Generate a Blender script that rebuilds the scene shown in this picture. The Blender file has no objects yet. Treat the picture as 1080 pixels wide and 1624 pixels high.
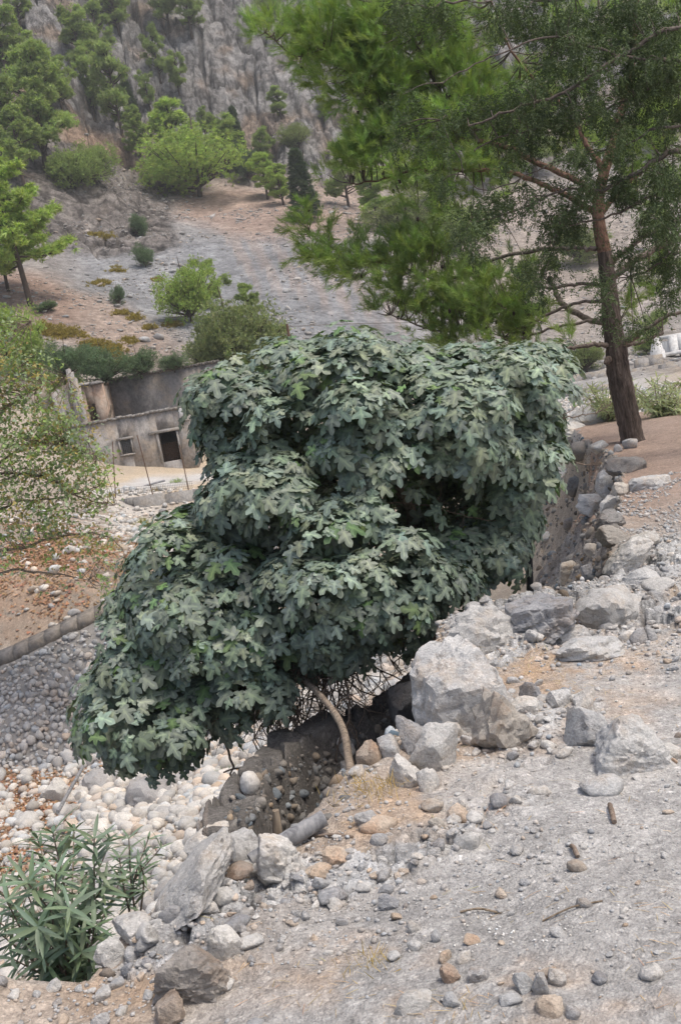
import bpy, math, random
import numpy as np
from mathutils import Vector, Matrix
rnd = random.Random(7)
RS = np.random.RandomState(11)
SC = bpy.context.scene

# ------------------------------------------------------------------ camera
EYE = 1.65
PITCH = math.radians(-7.0)
ROLL = math.radians(10.0)
FPX = 1741.0                                   # focal length in photo pixels (photo 1080 x 1624)
cf = np.array([0, math.cos(PITCH), math.sin(PITCH)])
r0 = np.array([1.0, 0, 0]); u0 = np.cross(r0, cf)
cR = math.cos(ROLL) * r0 - math.sin(ROLL) * u0
cU = math.sin(ROLL) * r0 + math.cos(ROLL) * u0
cd = bpy.data.cameras.new("camera"); cam = bpy.data.objects.new("camera", cd)
SC.collection.objects.link(cam); SC.camera = cam
m = Matrix(((cR[0], cU[0], -cf[0], 0), (cR[1], cU[1], -cf[1], 0), (cR[2], cU[2], -cf[2], EYE), (0, 0, 0, 1)))
cam.matrix_world = m
cd.sensor_fit = 'VERTICAL'; cd.sensor_height = 24.0; cd.lens = 24.0 * FPX / 1624.0
cd.clip_start = 0.05; cd.clip_end = 3000

# ------------------------------------------------------------------ world, sun, exposure
SUN_EL, SUN_AZ = 66.0, 120.0     # high veiled sun behind the camera, soft light
W = bpy.data.worlds.new("World"); SC.world = W; W.use_nodes = True
nt = W.node_tree; nt.nodes.clear()
sky = nt.nodes.new("ShaderNodeTexSky"); sky.sky_type = 'NISHITA'; sky.sun_disc = False
sky.sun_elevation = math.radians(SUN_EL); sky.sun_rotation = math.radians(SUN_AZ)
sky.air_density = 1.0; sky.dust_density = 6.0; sky.ozone_density = 1.0; sky.altitude = 300
bg = nt.nodes.new("ShaderNodeBackground"); bg.inputs[1].default_value = 0.15
wo = nt.nodes.new("ShaderNodeOutputWorld")
nt.links.new(sky.outputs[0], bg.inputs[0]); nt.links.new(bg.outputs[0], wo.inputs[0])
sl = bpy.data.lights.new("sun", 'SUN'); sl.energy = 1.9; sl.angle = math.radians(16); sl.color = (1.0, 0.95, 0.87)
sun = bpy.data.objects.new("sun", sl); SC.collection.objects.link(sun)
az = math.radians(SUN_AZ)
sd = Vector((math.sin(az) * math.cos(math.radians(SUN_EL)), math.cos(az) * math.cos(math.radians(SUN_EL)), math.sin(math.radians(SUN_EL))))
sun.rotation_euler = sd.to_track_quat('Z', 'Y').to_euler(); sun.location = (0, 0, 60)
SC.view_settings.view_transform = 'Standard'; SC.view_settings.look = 'None'
SC.view_settings.gamma = 1.0; SC.view_settings.use_curve_mapping = False
SC.view_settings.exposure = 0.40

# ------------------------------------------------------------------ helpers
def ray(px, py):
    d = cf + cR * ((px - 540) / FPX) - cU * ((py - 812) / FPX)
    return d / d[1]
def P(px, py, y):                              # world point seen at a photo pixel, y metres ahead
    d = ray(px, py)
    return np.array([d[0] * y, y, EYE + d[2] * y])
def pxlen(n, y):                               # metres spanned by n photo pixels at distance y
    return n * y / FPX
def proj(p):                                   # world points (n,3) -> photo pixels
    q = np.asarray(p, float) - np.array([0, 0, EYE])
    z = q @ cf; z = np.where(np.abs(z) < 1e-6, 1e-6, z)
    return 540 + FPX * (q @ cR) / z, 812 - FPX * (q @ cU) / z, z
_TAB = np.random.RandomState(5).uniform(-1, 1, (256, 256)).astype(np.float32)
_PRM = np.random.RandomState(6).permutation(4096)
def vnoise(x, y, z=None, seed=0):              # value noise in [-1, 1]
    x = np.asarray(x, np.float64) + seed * 37.17; y = np.asarray(y, np.float64) + seed * 91.73
    fx = np.floor(x); fy = np.floor(y); ix = fx.astype(np.int32); iy = fy.astype(np.int32)
    fx = x - fx; fy = y - fy; fx = fx * fx * (3 - 2 * fx); fy = fy * fy * (3 - 2 * fy)
    def lay(ox, oy):
        x0 = (ix + ox) & 255; x1 = (ix + ox + 1) & 255; y0 = (iy + oy) & 255; y1 = (iy + oy + 1) & 255
        a = _TAB[x0, y0]; b = _TAB[x1, y0]; c = _TAB[x0, y1]; d = _TAB[x1, y1]
        a = a + (b - a) * fx; c = c + (d - c) * fx
        return a + (c - a) * fy
    if z is None: return lay(0, 0)
    z = np.asarray(z, np.float64); fz = np.floor(z); iz = fz.astype(np.int32); fz = z - fz; fz = fz * fz * (3 - 2 * fz)
    o0 = _PRM[iz & 4095]; o1 = _PRM[(iz + 1) & 4095]
    u = lay(o0, o0 >> 4); v = lay(o1, o1 >> 4)
    return u + (v - u) * fz
def fbm(x, y, z=None, oct=4, seed=0, gain=.5, lac=2.03, ridge=False):
    s = 0; a = 1; t = 0; x = np.asarray(x, float); y = np.asarray(y, float)
    for o in range(oct):
        v = vnoise(x + 17.3 * o, y - 9.1 * o, None if z is None else z + 5.7 * o, seed + o * 13)
        if ridge: v = 1 - 2 * np.abs(v)
        s = s + a * v; t += a; a *= gain
        x = x * lac; y = y * lac
        if z is not None: z = z * lac
    return s / t
def facet(x, y, sc, seed=0, tilt=.5):          # broken rock: every cell a tilted plane; returns height, crack distance, cell random
    x = np.asarray(x, float) / sc; y = np.asarray(y, float) / sc; x, y = x + .35 * vnoise(x * .8, y * .8, seed=seed + 7), y + .35 * vnoise(x * .8, y * .8, seed=seed + 9)
    ix = np.floor(x).astype(int); iy = np.floor(y).astype(int); d1 = np.full(x.shape, 9.); d2 = d1.copy(); h = np.zeros(x.shape); c = h.copy()
    R_ = np.random.RandomState(seed + 500).rand(5, 64, 64)
    for a in (-1, 0, 1):
        for b in (-1, 0, 1):
            i, j = (ix + a) & 63, (iy + b) & 63; qx = ix + a + R_[0, i, j] - x; qy = iy + b + R_[1, i, j] - y; d = qx * qx + qy * qy
            hv = (R_[2, i, j] - .5) * 1.2 - tilt * (qx * (R_[3, i, j] - .5) + qy * (R_[4, i, j] - .5)) * 2; n = d < d1
            d2 = np.where(n, d1, np.minimum(d2, d)); h = np.where(n, hv, h); c = np.where(n, R_[3, i, j], c); d1 = np.where(n, d, d1)
    return h, np.sqrt(d2) - np.sqrt(d1), c
def sst(a, b, x):
    t = np.clip((x - a) / (b - a), 0, 1); return t * t * (3 - 2 * t)

def new_mesh_obj(name, V, Fc, mat=None, parent=None, smooth=False, fa=None, link=True):
    """V (n,3); Fc (m,3|4) array or list of arrays; fa: dict name -> per-face colour (m,3)"""
    me = bpy.data.meshes.new(name)
    Fl = [Fc] if isinstance(Fc, np.ndarray) else list(Fc)
    Fl = [np.asarray(f, np.int32) for f in Fl if len(f)]
    nl = sum(f.size for f in Fl); nf = sum(len(f) for f in Fl)
    me.vertices.add(len(V)); me.vertices.foreach_set("co", np.asarray(V, np.float32).ravel())
    me.loops.add(nl); me.loops.foreach_set("vertex_index", np.concatenate([f.ravel() for f in Fl]))
    me.polygons.add(nf)
    tot = np.concatenate([np.full(len(f), f.shape[1], np.int32) for f in Fl])
    st = np.concatenate([[0], np.cumsum(tot)[:-1]]).astype(np.int32)
    me.polygons.foreach_set("loop_start", st)
    me.update(calc_edges=True)
    if smooth: me.polygons.foreach_set("use_smooth", np.ones(nf, bool))
    if fa:
        for k, c in fa.items():
            c = np.asarray(c, np.float32)
            dom = 'FACE' if len(c) == nf else 'POINT'
            at = me.attributes.new(k, 'FLOAT_COLOR', dom)
            at.data.foreach_set("color", np.concatenate([c, np.ones((len(c), 1), np.float32)], 1).ravel())
    me.validate()
    if mat: me.materials.append(mat)
    o = bpy.data.objects.new(name, me)
    if link: SC.collection.objects.link(o)
    if parent: o.parent = parent
    return o
def tag(o, label=None, cat=None, group=None, kind=None):
    if label: o["label"] = label
    if cat: o["category"] = cat
    if group: o["group"] = group
    if kind: o["kind"] = kind
    return o
def empty(name, loc, label=None, cat=None, group=None, rot=(0, 0, 0)):
    o = bpy.data.objects.new(name, None); SC.collection.objects.link(o)
    o.location = tuple(float(v) for v in loc); o.rotation_euler = rot; o.empty_display_size = .2
    return tag(o, label, cat, group)

class MB:                                       # mesh accumulator
    def __init__(s): s.V = []; s.T = []; s.Q = []; s.n = 0; s.ct = []; s.cq = []
    def add(s, V, F, col=None):
        V = np.asarray(V, float); F = np.asarray(F, int)
        s.V.append(V); 
        if len(F):
            (s.T if F.shape[1] == 3 else s.Q).append(F + s.n)
            c = np.broadcast_to(np.array((1, 1, 1) if col is None else col, float), (len(F), 3))
            (s.ct if F.shape[1] == 3 else s.cq).append(c)
        s.n += len(V)
    def build(s, name, mat, parent=None, smooth=False, origin=None):
        V = np.concatenate(s.V)
        if origin is not None: V = V - np.asarray(origin, float)
        Fl = []; C = []
        if s.T: Fl.append(np.concatenate(s.T)); C.append(np.concatenate(s.ct))
        if s.Q: Fl.append(np.concatenate(s.Q)); C.append(np.concatenate(s.cq))
        return new_mesh_obj(name, V, Fl, mat, parent, smooth, {"tint": np.concatenate(C)})
    def box(s, c, size, rotz=0, col=None, jit=0):
        hx, hy, hz = [v / 2 for v in size]
        V = np.array([[sx * hx, sy * hy, sz * hz] for sx in (-1, 1) for sy in (-1, 1) for sz in (-1, 1)], float)
        if jit: V += RS.uniform(-jit, jit, V.shape)
        ca, sa = math.cos(rotz), math.sin(rotz)
        V = V @ np.array([[ca, sa, 0], [-sa, ca, 0], [0, 0, 1]]) + np.asarray(c, float)
        s.add(V, [[0, 1, 3, 2], [4, 6, 7, 5], [0, 4, 5, 1], [2, 3, 7, 6], [0, 2, 6, 4], [1, 5, 7, 3]], col)
    def tube(s, pts, rad, n=6, col=None, rough=0, cap=True):
        pts = np.asarray(pts, float); rad = np.broadcast_to(np.asarray(rad, float), (len(pts),))
        k = len(pts); T = np.gradient(pts, axis=0); T /= np.linalg.norm(T, axis=1)[:, None] + 1e-9
        up = np.array([0, 0, 1.0]) if abs(T[0][2]) < .9 else np.array([1.0, 0, 0])
        A = np.cross(T[0], up); A /= np.linalg.norm(A); V = []
        for i in range(k):
            A = A - T[i] * (A @ T[i]); A /= np.linalg.norm(A) + 1e-9; B = np.cross(T[i], A)
            a = np.arange(n) * 2 * math.pi / n
            r = rad[i] * (1 + (RS.uniform(-rough, rough, n) if rough else 0))
            V.append(pts[i] + (np.cos(a) * r)[:, None] * A + (np.sin(a) * r)[:, None] * B)
        V = np.concatenate(V)
        i = np.arange(k - 1)[:, None] * n; j = np.arange(n)[None]; j2 = (j + 1) % n
        F = np.stack([i + j, i + j2, i + n + j2, i + n + j], -1).reshape(-1, 4)
        s.add(V, F, col)
        if cap and n > 3:
            for b, fl in ((0, 1), ((k - 1) * n, 0)):
                c = V[b:b + n].mean(0); f = [[n, (q + 1) % n, q] if fl else [n, q, (q + 1) % n] for q in range(n)]
                s.add(np.vstack([V[b:b + n], c]), f, col)
def smooth_path(pts, n=4):                      # Catmull-Rom through control rows (any width)
    p = np.asarray(pts, float); q = np.vstack([2 * p[0] - p[1], p, 2 * p[-1] - p[-2]]); out = []
    for i in range(1, len(q) - 2):
        for t in np.arange(n) / n:
            out.append(.5 * (2 * q[i] + (q[i + 1] - q[i - 1]) * t + (2 * q[i - 1] - 5 * q[i] + 4 * q[i + 1] - q[i + 2]) * t * t
                             + (3 * q[i] - q[i - 1] - 3 * q[i + 1] + q[i + 2]) * t ** 3))
    out.append(q[-2]); return np.array(out)

# ------------------------------------------------------------------ materials
def node_mat(name):
    mt = bpy.data.materials.new(name); mt.use_nodes = True
    n = mt.node_tree.nodes; n.clear()
    o = n.new("ShaderNodeOutputMaterial"); b = n.new("ShaderNodeBsdfPrincipled")
    mt.node_tree.links.new(b.outputs[0], o.inputs[0])
    b.inputs["Specular IOR Level"].default_value = .25
    return mt, n, mt.node_tree.links, b, o
def N(n, typ, **k):
    x = n.new("ShaderNode" + typ)
    for a, v in k.items():
        if a in x.inputs.keys(): x.inputs[a].default_value = v
        else: setattr(x, a, v)
    return x
def ramp(n, l, src, stops):
    r = n.new("ShaderNodeValToRGB"); e = r.color_ramp.elements
    while len(e) < len(stops): e.new(.5)
    for q, (p, c) in zip(e, stops):
        q.position = p; q.color = (c[0], c[1], c[2], 1) if not np.isscalar(c) else (c, c, c, 1)
    l.new(src, r.inputs[0]); return r.outputs[0]
def mix(n, l, a, b, f, mode='MIX'):
    x = n.new("ShaderNodeMix"); x.data_type = 'RGBA'; x.blend_type = mode
    for s, v in ((x.inputs[0], f), (x.inputs[6], a), (x.inputs[7], b)):
        if hasattr(v, "links"): l.new(v, s)
        elif np.isscalar(v): s.default_value = v
        else: s.default_value = (v[0], v[1], v[2], 1)
    return x.outputs[2]
def coords(n, l, kind="Object", scale=(1, 1, 1)):
    t = n.new("ShaderNodeTexCoord"); mp = n.new("ShaderNodeMapping"); mp.inputs["Scale"].default_value = scale
    l.new(t.outputs[kind], mp.inputs[0]); return mp.outputs[0]
def geo_pos(n, l, scale=(1, 1, 1)):
    t = n.new("ShaderNodeNewGeometry"); mp = n.new("ShaderNodeMapping"); mp.inputs["Scale"].default_value = scale
    l.new(t.outputs["Position"], mp.inputs[0]); return mp.outputs[0]
def noise(n, l, vec, scale, detail=4, rough=.55, dist=0):
    x = N(n, "TexNoise", Scale=scale, Detail=detail, Roughness=rough, Distortion=dist); l.new(vec, x.inputs["Vector"]); return x.outputs["Fac"]
def voro(n, l, vec, scale, feature='F1', out="Distance", rand=1):
    x = N(n, "TexVoronoi", Scale=scale, Randomness=rand); x.feature = feature; l.new(vec, x.inputs["Vector"]); return x.outputs[out]
def bump(n, l, b, h, strength=.5, dist=.02, prev=None):
    x = n.new("ShaderNodeBump"); x.inputs["Strength"].default_value = strength; x.inputs["Distance"].default_value = dist
    l.new(h, x.inputs["Height"])
    if prev: l.new(prev, x.inputs["Normal"])
    l.new(x.outputs[0], b.inputs["Normal"]); return x.outputs[0]
def attr(n, name, out="Color"):
    x = n.new("ShaderNodeAttribute"); x.attribute_name = name; return x.outputs[out]
def math_n(n, l, op, a, b=None):
    x = n.new("ShaderNodeMath"); x.operation = op
    for i, v in enumerate((a, b)):
        if v is None: continue
        if hasattr(v, "links"): l.new(v, x.inputs[i])
        else: x.inputs[i].default_value = v
    return x.outputs[0]
# ------------------------------------------------------------------ terrain
LEDGE_PX = [(0, 1575), (150, 1535), (215, 1460), (290, 1395), (370, 1345), (450, 1335), (515, 1300), (565, 1215), (640, 1195), (668, 1110),
            (690, 1010), (735, 970), (830, 965), (925, 945), (985, 890), (968, 850), (975, 800), (985, 765), (985, 735), (960, 715), (930, 700), (905, 680),
            (935, 672), (1000, 655), (1100, 645)]
def lz(y): return -0.014 * y
rim = []
for (a, b) in LEDGE_PX:
    d = ray(a, b); yy = EYE / (-d[2] - 0.014); rim.append((d[0] * yy, yy))
LEDGE = np.array(rim + [(30, 60), (60, 40), (40, -40), (-30, -40), (-14, -2), (-4.5, 2.2)])
def sdist_poly(x, y, poly):
    d = np.full(x.shape, 1e9); ins = np.zeros(x.shape, bool); n = len(poly)
    for i in range(n):
        ax, ay = poly[i]; bx, by = poly[(i + 1) % n]; ex, ey = bx - ax, by - ay
        t = np.clip(((x - ax) * ex + (y - ay) * ey) / (ex * ex + ey * ey), 0, 1)
        d = np.minimum(d, (x - ax - t * ex) ** 2 + (y - ay - t * ey) ** 2)
        c = ((ay > y) != (by > y)); 
        if ey != 0: ins ^= c & (x < ex * (y - ay) / ey + ax)
    d = np.sqrt(d); return np.where(ins, d, -d)
def dist_line(x, y, pts):
    d = np.full(x.shape, 1e9); tt = np.zeros(x.shape)
    for i in range(len(pts) - 1):
        ax, ay = pts[i][:2]; bx, by = pts[i + 1][:2]; ex, ey = bx - ax, by - ay
        t = np.clip(((x - ax) * ex + (y - ay) * ey) / (ex * ex + ey * ey), 0, 1)
        q = (x - ax - t * ex) ** 2 + (y - ay - t * ey) ** 2
        tt = np.where(q < d, i + t, tt); d = np.minimum(d, q)
    return np.sqrt(d), tt
# control points of the lower ground and the hills: (pixel x, pixel y, metres ahead)
CP = [(60, 1260, 15.6), (250, 1300, 13.0), (400, 1180, 16), (600, 1070, 18.7), (0, 1245, 16.4), (130, 1222, 16.7), (300, 1150, 18), (0, 1500, 11), (100, 1420, 12),
      (0, 1000, 19.5), (150, 940, 19.8), (60, 1020, 18.9), (100, 850, 27), (0, 880, 25), (170, 880, 24), (-150, 850, 27), (-200, 1020, 20), (190, 822, 40), (212, 818, 45.0), (262, 813, 45.0), (306, 808, 45.0), (212, 786, 47.2), (262, 780, 47.2), (306, 774, 47.2), (262, 830, 42), (250, 772, 49.5), (250, 742, 60), (190, 748, 59), (100, 770, 45), (0, 800, 38), (300, 735, 62),
      (330, 900, 28), (450, 900, 30), (600, 900, 30), (750, 880, 26), (850, 760, 28), (700, 720, 50), (500, 740, 56),
      (900, 690, 42), (920, 625, 60), (900, 590, 74), (1040, 568, 76), (1100, 600, 60), (1180, 560, 80), (800, 620, 70), (940, 660, 50),
      (120, 600, 72), (200, 560, 76), (300, 560, 78), (430, 530, 80), (600, 530, 82), (0, 560, 72), (700, 560, 80),
      (60, 480, 84), (200, 480, 90), (150, 385, 112), (250, 380, 112), (300, 480, 92), (450, 440, 100), (560, 470, 96), (430, 370, 118), (600, 380, 116), (500, 330, 132), (380, 300, 145), (560, 330, 136), (240, 375, 114),
      (0, 400, 100), (0, 300, 118), (120, 300, 125), (0, 140, 140), (100, 180, 145), (200, 250, 148), (280, 330, 135), (-200, 100, 150), (-200, 400, 100),
      (300, 220, 165), (450, 240, 163), (540, 250, 162), (700, 330, 150), (850, 380, 130), (850, 480, 105), (1000, 420, 115), (1080, 300, 150), (1250, 350, 140), (700, 450, 108), (780, 540, 86), (1000, 520, 95), (1200, 480, 100),
      (0, 0, 172), (150, 60, 178), (300, 60, 182), (450, 60, 184), (600, 60, 186), (800, 100, 182), (1000, 100, 178), (1200, 60, 178), (-200, -100, 190),
      (0, -250, 205), (300, -250, 215), (600, -250, 215), (1000, -250, 210), (1300, -250, 210), (300, -500, 250), (900, -500, 250)]
cpw = np.array([P(a, b, c) for a, b, c in CP])
extra = [(t * y, y, z) for t in (-1.2, -.75, .85, 1.3) for (y, z) in ((10, -3.4), (20, -2.4), (45, -1.6), (80, 4), (130, 26), (190, 60), (250, 110))]
extra += [(t * y, y, -3.6) for t in (-.5, -.15, .2) for y in (3, 5, 8)] + [(t * 350, 350, 170) for t in (-1, -.3, .3, 1)]
cpw = np.vstack([cpw, np.array(extra)])
CX = np.stack([cpw[:, 0] / cpw[:, 1] * 1.6, np.log(cpw[:, 1])], 1); CB = (cpw[:, 2] - EYE) / cpw[:, 1]
def kern(d2): return np.sqrt(d2 + 0.02 ** 2)
A = kern(((CX[:, None] - CX[None]) ** 2).sum(-1)) - 0.004 * np.eye(len(CX))
Ab = np.block([[A, np.ones((len(CX), 1))], [np.ones((1, len(CX))), np.zeros((1, 1))]])
wts = np.linalg.solve(Ab, np.concatenate([CB, [0]]))
def rbf(x, y):
    yy = np.maximum(y, 3.0); u = np.clip(x / yy, -1.3, 1.3) * 1.6; v = np.log(np.minimum(yy, 400))
    s = np.full(x.shape, wts[-1])
    for i in range(len(CX)): s = s + wts[i] * kern((u - CX[i, 0]) ** 2 + (v - CX[i, 1]) ** 2)
    return EYE + s * yy
GUL = [P(345, 1305, 5.7)[:2], P(400, 1236, 6.4)[:2], P(450, 1180, 7.0)[:2], P(520, 1145, 7.4)[:2], P(600, 1122, 7.6)[:2], P(650, 1080, 7.7)[:2], P(700, 1035, 7.9)[:2]]
GUZ = np.array([P(345, 1305, 5.7)[2], P(400, 1236, 6.4)[2], P(450, 1180, 7.0)[2], P(520, 1145, 7.4)[2], P(600, 1122, 7.6)[2], P(650, 1080, 7.7)[2], P(700, 1035, 7.9)[2]])
PIT = P(868, 930, 9.4)
WALLX = [P(-260, 1110, 18.0)[:2], P(0, 1035, 18.0)[:2], P(150, 967, 18.4)[:2], P(400, 850, 19.2)[:2]]
def cliffness(x, y):
    g = rbf(x, y)
    cl = sst(25, 33, g + 5 * fbm(x / 15, y / 15, oct=3, seed=5)) * sst(138, 150, y + 6 * fbm(x / 12, y / 12, oct=2, seed=6))
    tx = x / np.maximum(y, 1)
    sp = sst(12, 18, g + 2 * fbm(x / 9, y / 9, oct=3, seed=8)) * sst(-.075, -.115, tx + .012 * fbm(x / 9, y / 9, oct=3, seed=9)) * sst(100, 112, y) # left spur
    sr = sst(16, 26, g) * sst(.16, .24, tx) * .7
    return cl, sp, sr
def H(x, y):
    x = np.asarray(x, float); y = np.asarray(y, float); out = np.empty(x.shape)
    m = y > 62
    if m.any(): out[m] = H_far(x[m], y[m])
    m = ~m
    if m.any(): out[m] = H_near(x[m], y[m])
    return out
def H_far(x, y):
    return H_base(x, y, True)
def H_base(x, y, fr):
    G = rbf(x, y)
    far = sst(40, 90, y)
    G = G + far * (1.1 * fbm(x / 16, y / 16, oct=4, seed=2)) + .10 * fbm(x / 1.2, y / 1.2, oct=4, seed=3) * (1 - far * .3)
    if not fr: return G + .07 * fbm(x / .5, y / .5, oct=3, seed=4) * (1 - sst(20, 40, y))
    cl, sp, sr = cliffness(x, y)
    wx = x + 3 * fbm(x / 9, y / 9, oct=2, seed=31); 
    rug = fbm(wx / 6.5, y / 10, oct=6, seed=21, gain=.62, ridge=True)
    G = G + cl * (2.8 * rug + 1.2 * fbm(wx / 2.6, y / 9, oct=4, seed=22, gain=.62, ridge=True)) + sp * (1.0 * rug + .45 * fbm(x / 2.2, y / 2.2, oct=4, seed=23, ridge=True, gain=.6)) + sr * 1.2 * rug
    fa, fe, _ = facet(wx, y * .6, 6.5, 1, .9); fb, fg, _ = facet(x, y * .6, 2.3, 2, .9)
    G = G + (cl + .25 * sp) * (2.6 * fa - 1.6 * sst(.12, 0, fe) + 1.1 * fb - .5 * sst(.12, 0, fg))
    return G
def outcrop(x, y, s):
    n = fbm(x / .55, y / .55, oct=3, seed=26)
    belt = sst(.95, .35, s + .5 * n) * sst(9.5, 8.2, y) * (s > -.6)
    gap = np.exp(-(((x - .05) / .55) ** 2 + ((y - 4.75) / .35) ** 2))
    gap = np.maximum(gap, .95 * np.exp(-(((x + .12) / .62) ** 2 + ((y - 4.15) / .42) ** 2) ** 2))
    more = sst(.85, .5, np.sqrt(((x - 1.15) / 1.25) ** 2 + ((y - 6.3) / .75) ** 2) + .45 * n)
    return np.clip(np.maximum(belt, more) * (1 - gap), 0, 1) * sst(-.02, .14, s) * sst(3.0, 3.5, y)
def H_near(x, y):
    G = H_base(x, y, False)
    ex = x + .16 * fbm(x / .7, y / .7, oct=4, seed=12); ey = y + .16 * fbm(x / .7, y / .7, oct=4, seed=14)
    s = sdist_poly(ex, ey, LEDGE)
    L = lz(y) + .05 * fbm(x / 1.4, y / 1.4, oct=3, seed=15) + .016 * fbm(x / .22, y / .22, oct=4, seed=16) + .10 * sst(.5, 0, s) * fbm(x / .5, y / .5, oct=3, seed=17)
    oc = outcrop(x, y, s); fa, fe, _ = facet(x + .5 * y, y - .3 * x, .34, 3, .8); fb, fg, _ = facet(x, y, .11, 4, .8)
    L = L + oc * (.04 + .065 * fa - .03 * sst(.10, 0, fe) + .035 * fb - .02 * sst(.12, 0, fg) + .02 * fbm(x / .08, y / .08, oct=3, seed=25))
    L = L + .14 * np.exp(-(((x - .75) / .55) ** 2 + ((y - 6.2) / .6) ** 2)) - .10 * np.exp(-(((x - .2) / .35) ** 2 + ((y - 5.4) / .35) ** 2))
    w = 1.5 + 3.2 * sst(10.5, 13.5, y) * sst(19, 16, y) + 2.5 * sst(20, 30, y)
    w = w + .8 * sst(4.0, 3.0, y) 
    t = np.clip(-s / w, 0, 1)
    f = np.where(t < .8, 1 - np.clip(1 - t / .8, 0, 1) ** 1.7, 1.0)
    out = L * (1 - f) + G * f + np.where((t > 0) & (t < 1), .16 * fbm(x / .45, y / .45, oct=4, seed=18) * np.sin(np.pi * t), 0)
    # remnant ridge of old wall behind the gully, gully floor in front of it
    gw = .05 * fbm(x / .6, y / .6, oct=2, seed=28); dg, tg = dist_line(x + gw, y + gw, GUL)
    zc = np.interp(tg, np.arange(len(GUZ)), GUZ) + .05 * fbm(x / .7, y / .7, oct=2, seed=19)
    ridge = zc - np.maximum(0, dg - .14) * 5.0
    fl = sst(2.1, 1.6, dg) * (s < 0) 
    floor = -2.3 + .1 * fbm(x / .3, y / .3, oct=3, seed=20)
    out = np.where((s < -.1) & (dg < 2.2) & (x > -1.9) & (out < floor), out * (1 - fl) + floor * fl, out)
    out = np.where((s < .05), np.maximum(out, ridge), out)
    # dark hollow under the bank on the right
    q = np.sqrt(((ex - PIT[0]) / 1.15) ** 2 + ((ey - PIT[1]) / 2.0) ** 2)
    out = out - 3.2 * sst(1.08, .75, q) * sst(.0, -.10, s)
    bk = sst(0, -.1, s) * sst(-2.8, -2.2, s); fb, fg, _ = facet(x, y, .22, 6, .8); out = out + bk * (out > -3.2) * (.07 * fb - .04 * sst(.12, 0, fg))
    return out
# grid sheet: fan columns u = x / (y + 2.5), rows in y
def _rows():
    ys = [-2.4]
    while ys[-1] < 420:
        y = ys[-1]
        if y < 2.2: d = .15
        elif y < 5.4: d = max(.012, .0013 * y * y)
        elif y < 8.4: d = .026
        elif y < 15: d = .05
        elif y < 20: d = .085
        elif y < 60: d = .09 + (y - 20) * .003
        elif y < 100: d = .24
        elif y < 215: d = .21
        else: d = 4.0
        ys.append(y + d)
    return np.array(ys)
GY = _rows()
GU = np.concatenate([np.linspace(-3, -.47, 26)[:-1], np.linspace(-.47, .47, 860), np.linspace(.47, 3, 26)[1:]])
GX_ = GU[None] * (GY[:, None] + 2.5); GY_ = np.broadcast_to(GY[:, None], GX_.shape)
GZ = np.concatenate([H(GX_[i:i + 60].ravel(), GY_[i:i + 60].ravel()).reshape(-1, len(GU)) for i in range(0, len(GY), 60)])
def HH(x, y):                                   # bilinear height on the sheet
    x = np.asarray(x, float); y = np.clip(np.asarray(y, float), GY[0] + .01, GY[-1] - .01)
    u = np.clip(x / (y + 2.5), -2.99, 2.99)
    r = np.clip(np.searchsorted(GY, y) - 1, 0, len(GY) - 2); c = np.clip(np.searchsorted(GU, u) - 1, 0, len(GU) - 2)
    fr = (y - GY[r]) / (GY[r + 1] - GY[r]); fc = (u - GU[c]) / (GU[c + 1] - GU[c])
    return (GZ[r, c] * (1 - fc) + GZ[r, c + 1] * fc) * (1 - fr) + (GZ[r + 1, c] * (1 - fc) + GZ[r + 1, c + 1] * fc) * fr
def hits(pxs, pys, y0=2.0, y1=230, steps=1400):   # first ground hit along pixel rays
    D = np.array([ray(a, b) for a, b in zip(pxs, pys)]); ys = np.exp(np.linspace(math.log(y0), math.log(y1), steps)); out = []
    for k0 in range(0, len(D), 400):
        d = D[k0:k0 + 400]; YY = np.broadcast_to(ys, (len(d), steps)); XX = d[:, :1] * YY; ZZ = EYE + d[:, 2:] * YY
        hh = HH(XX, YY); under = ZZ < hh
        k = np.where(under.any(1), under.argmax(1), steps - 1); k = np.maximum(k, 1); r = np.arange(len(d))
        a = (ZZ - hh)[r, k - 1]; b = (hh - ZZ)[r, k]; t = np.clip(a / (a + b + 1e-9), 0, 1)
        y = ys[k - 1] + (ys[k] - ys[k - 1]) * t
        out.append(np.stack([d[:, 0] * y, y, EYE + d[:, 2] * y], 1))
    return np.concatenate(out)
def hit(px, py): return hits([px], [py])[0]
def normal_at(x, y, e=.12):
    n = np.stack([-(HH(x + e, y) - HH(x - e, y)) / (2 * e), -(HH(x, y + e) - HH(x, y - e)) / (2 * e), np.ones_like(np.asarray(x, float))], -1)
    return n / np.linalg.norm(n, axis=-1, keepdims=True)
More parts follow.
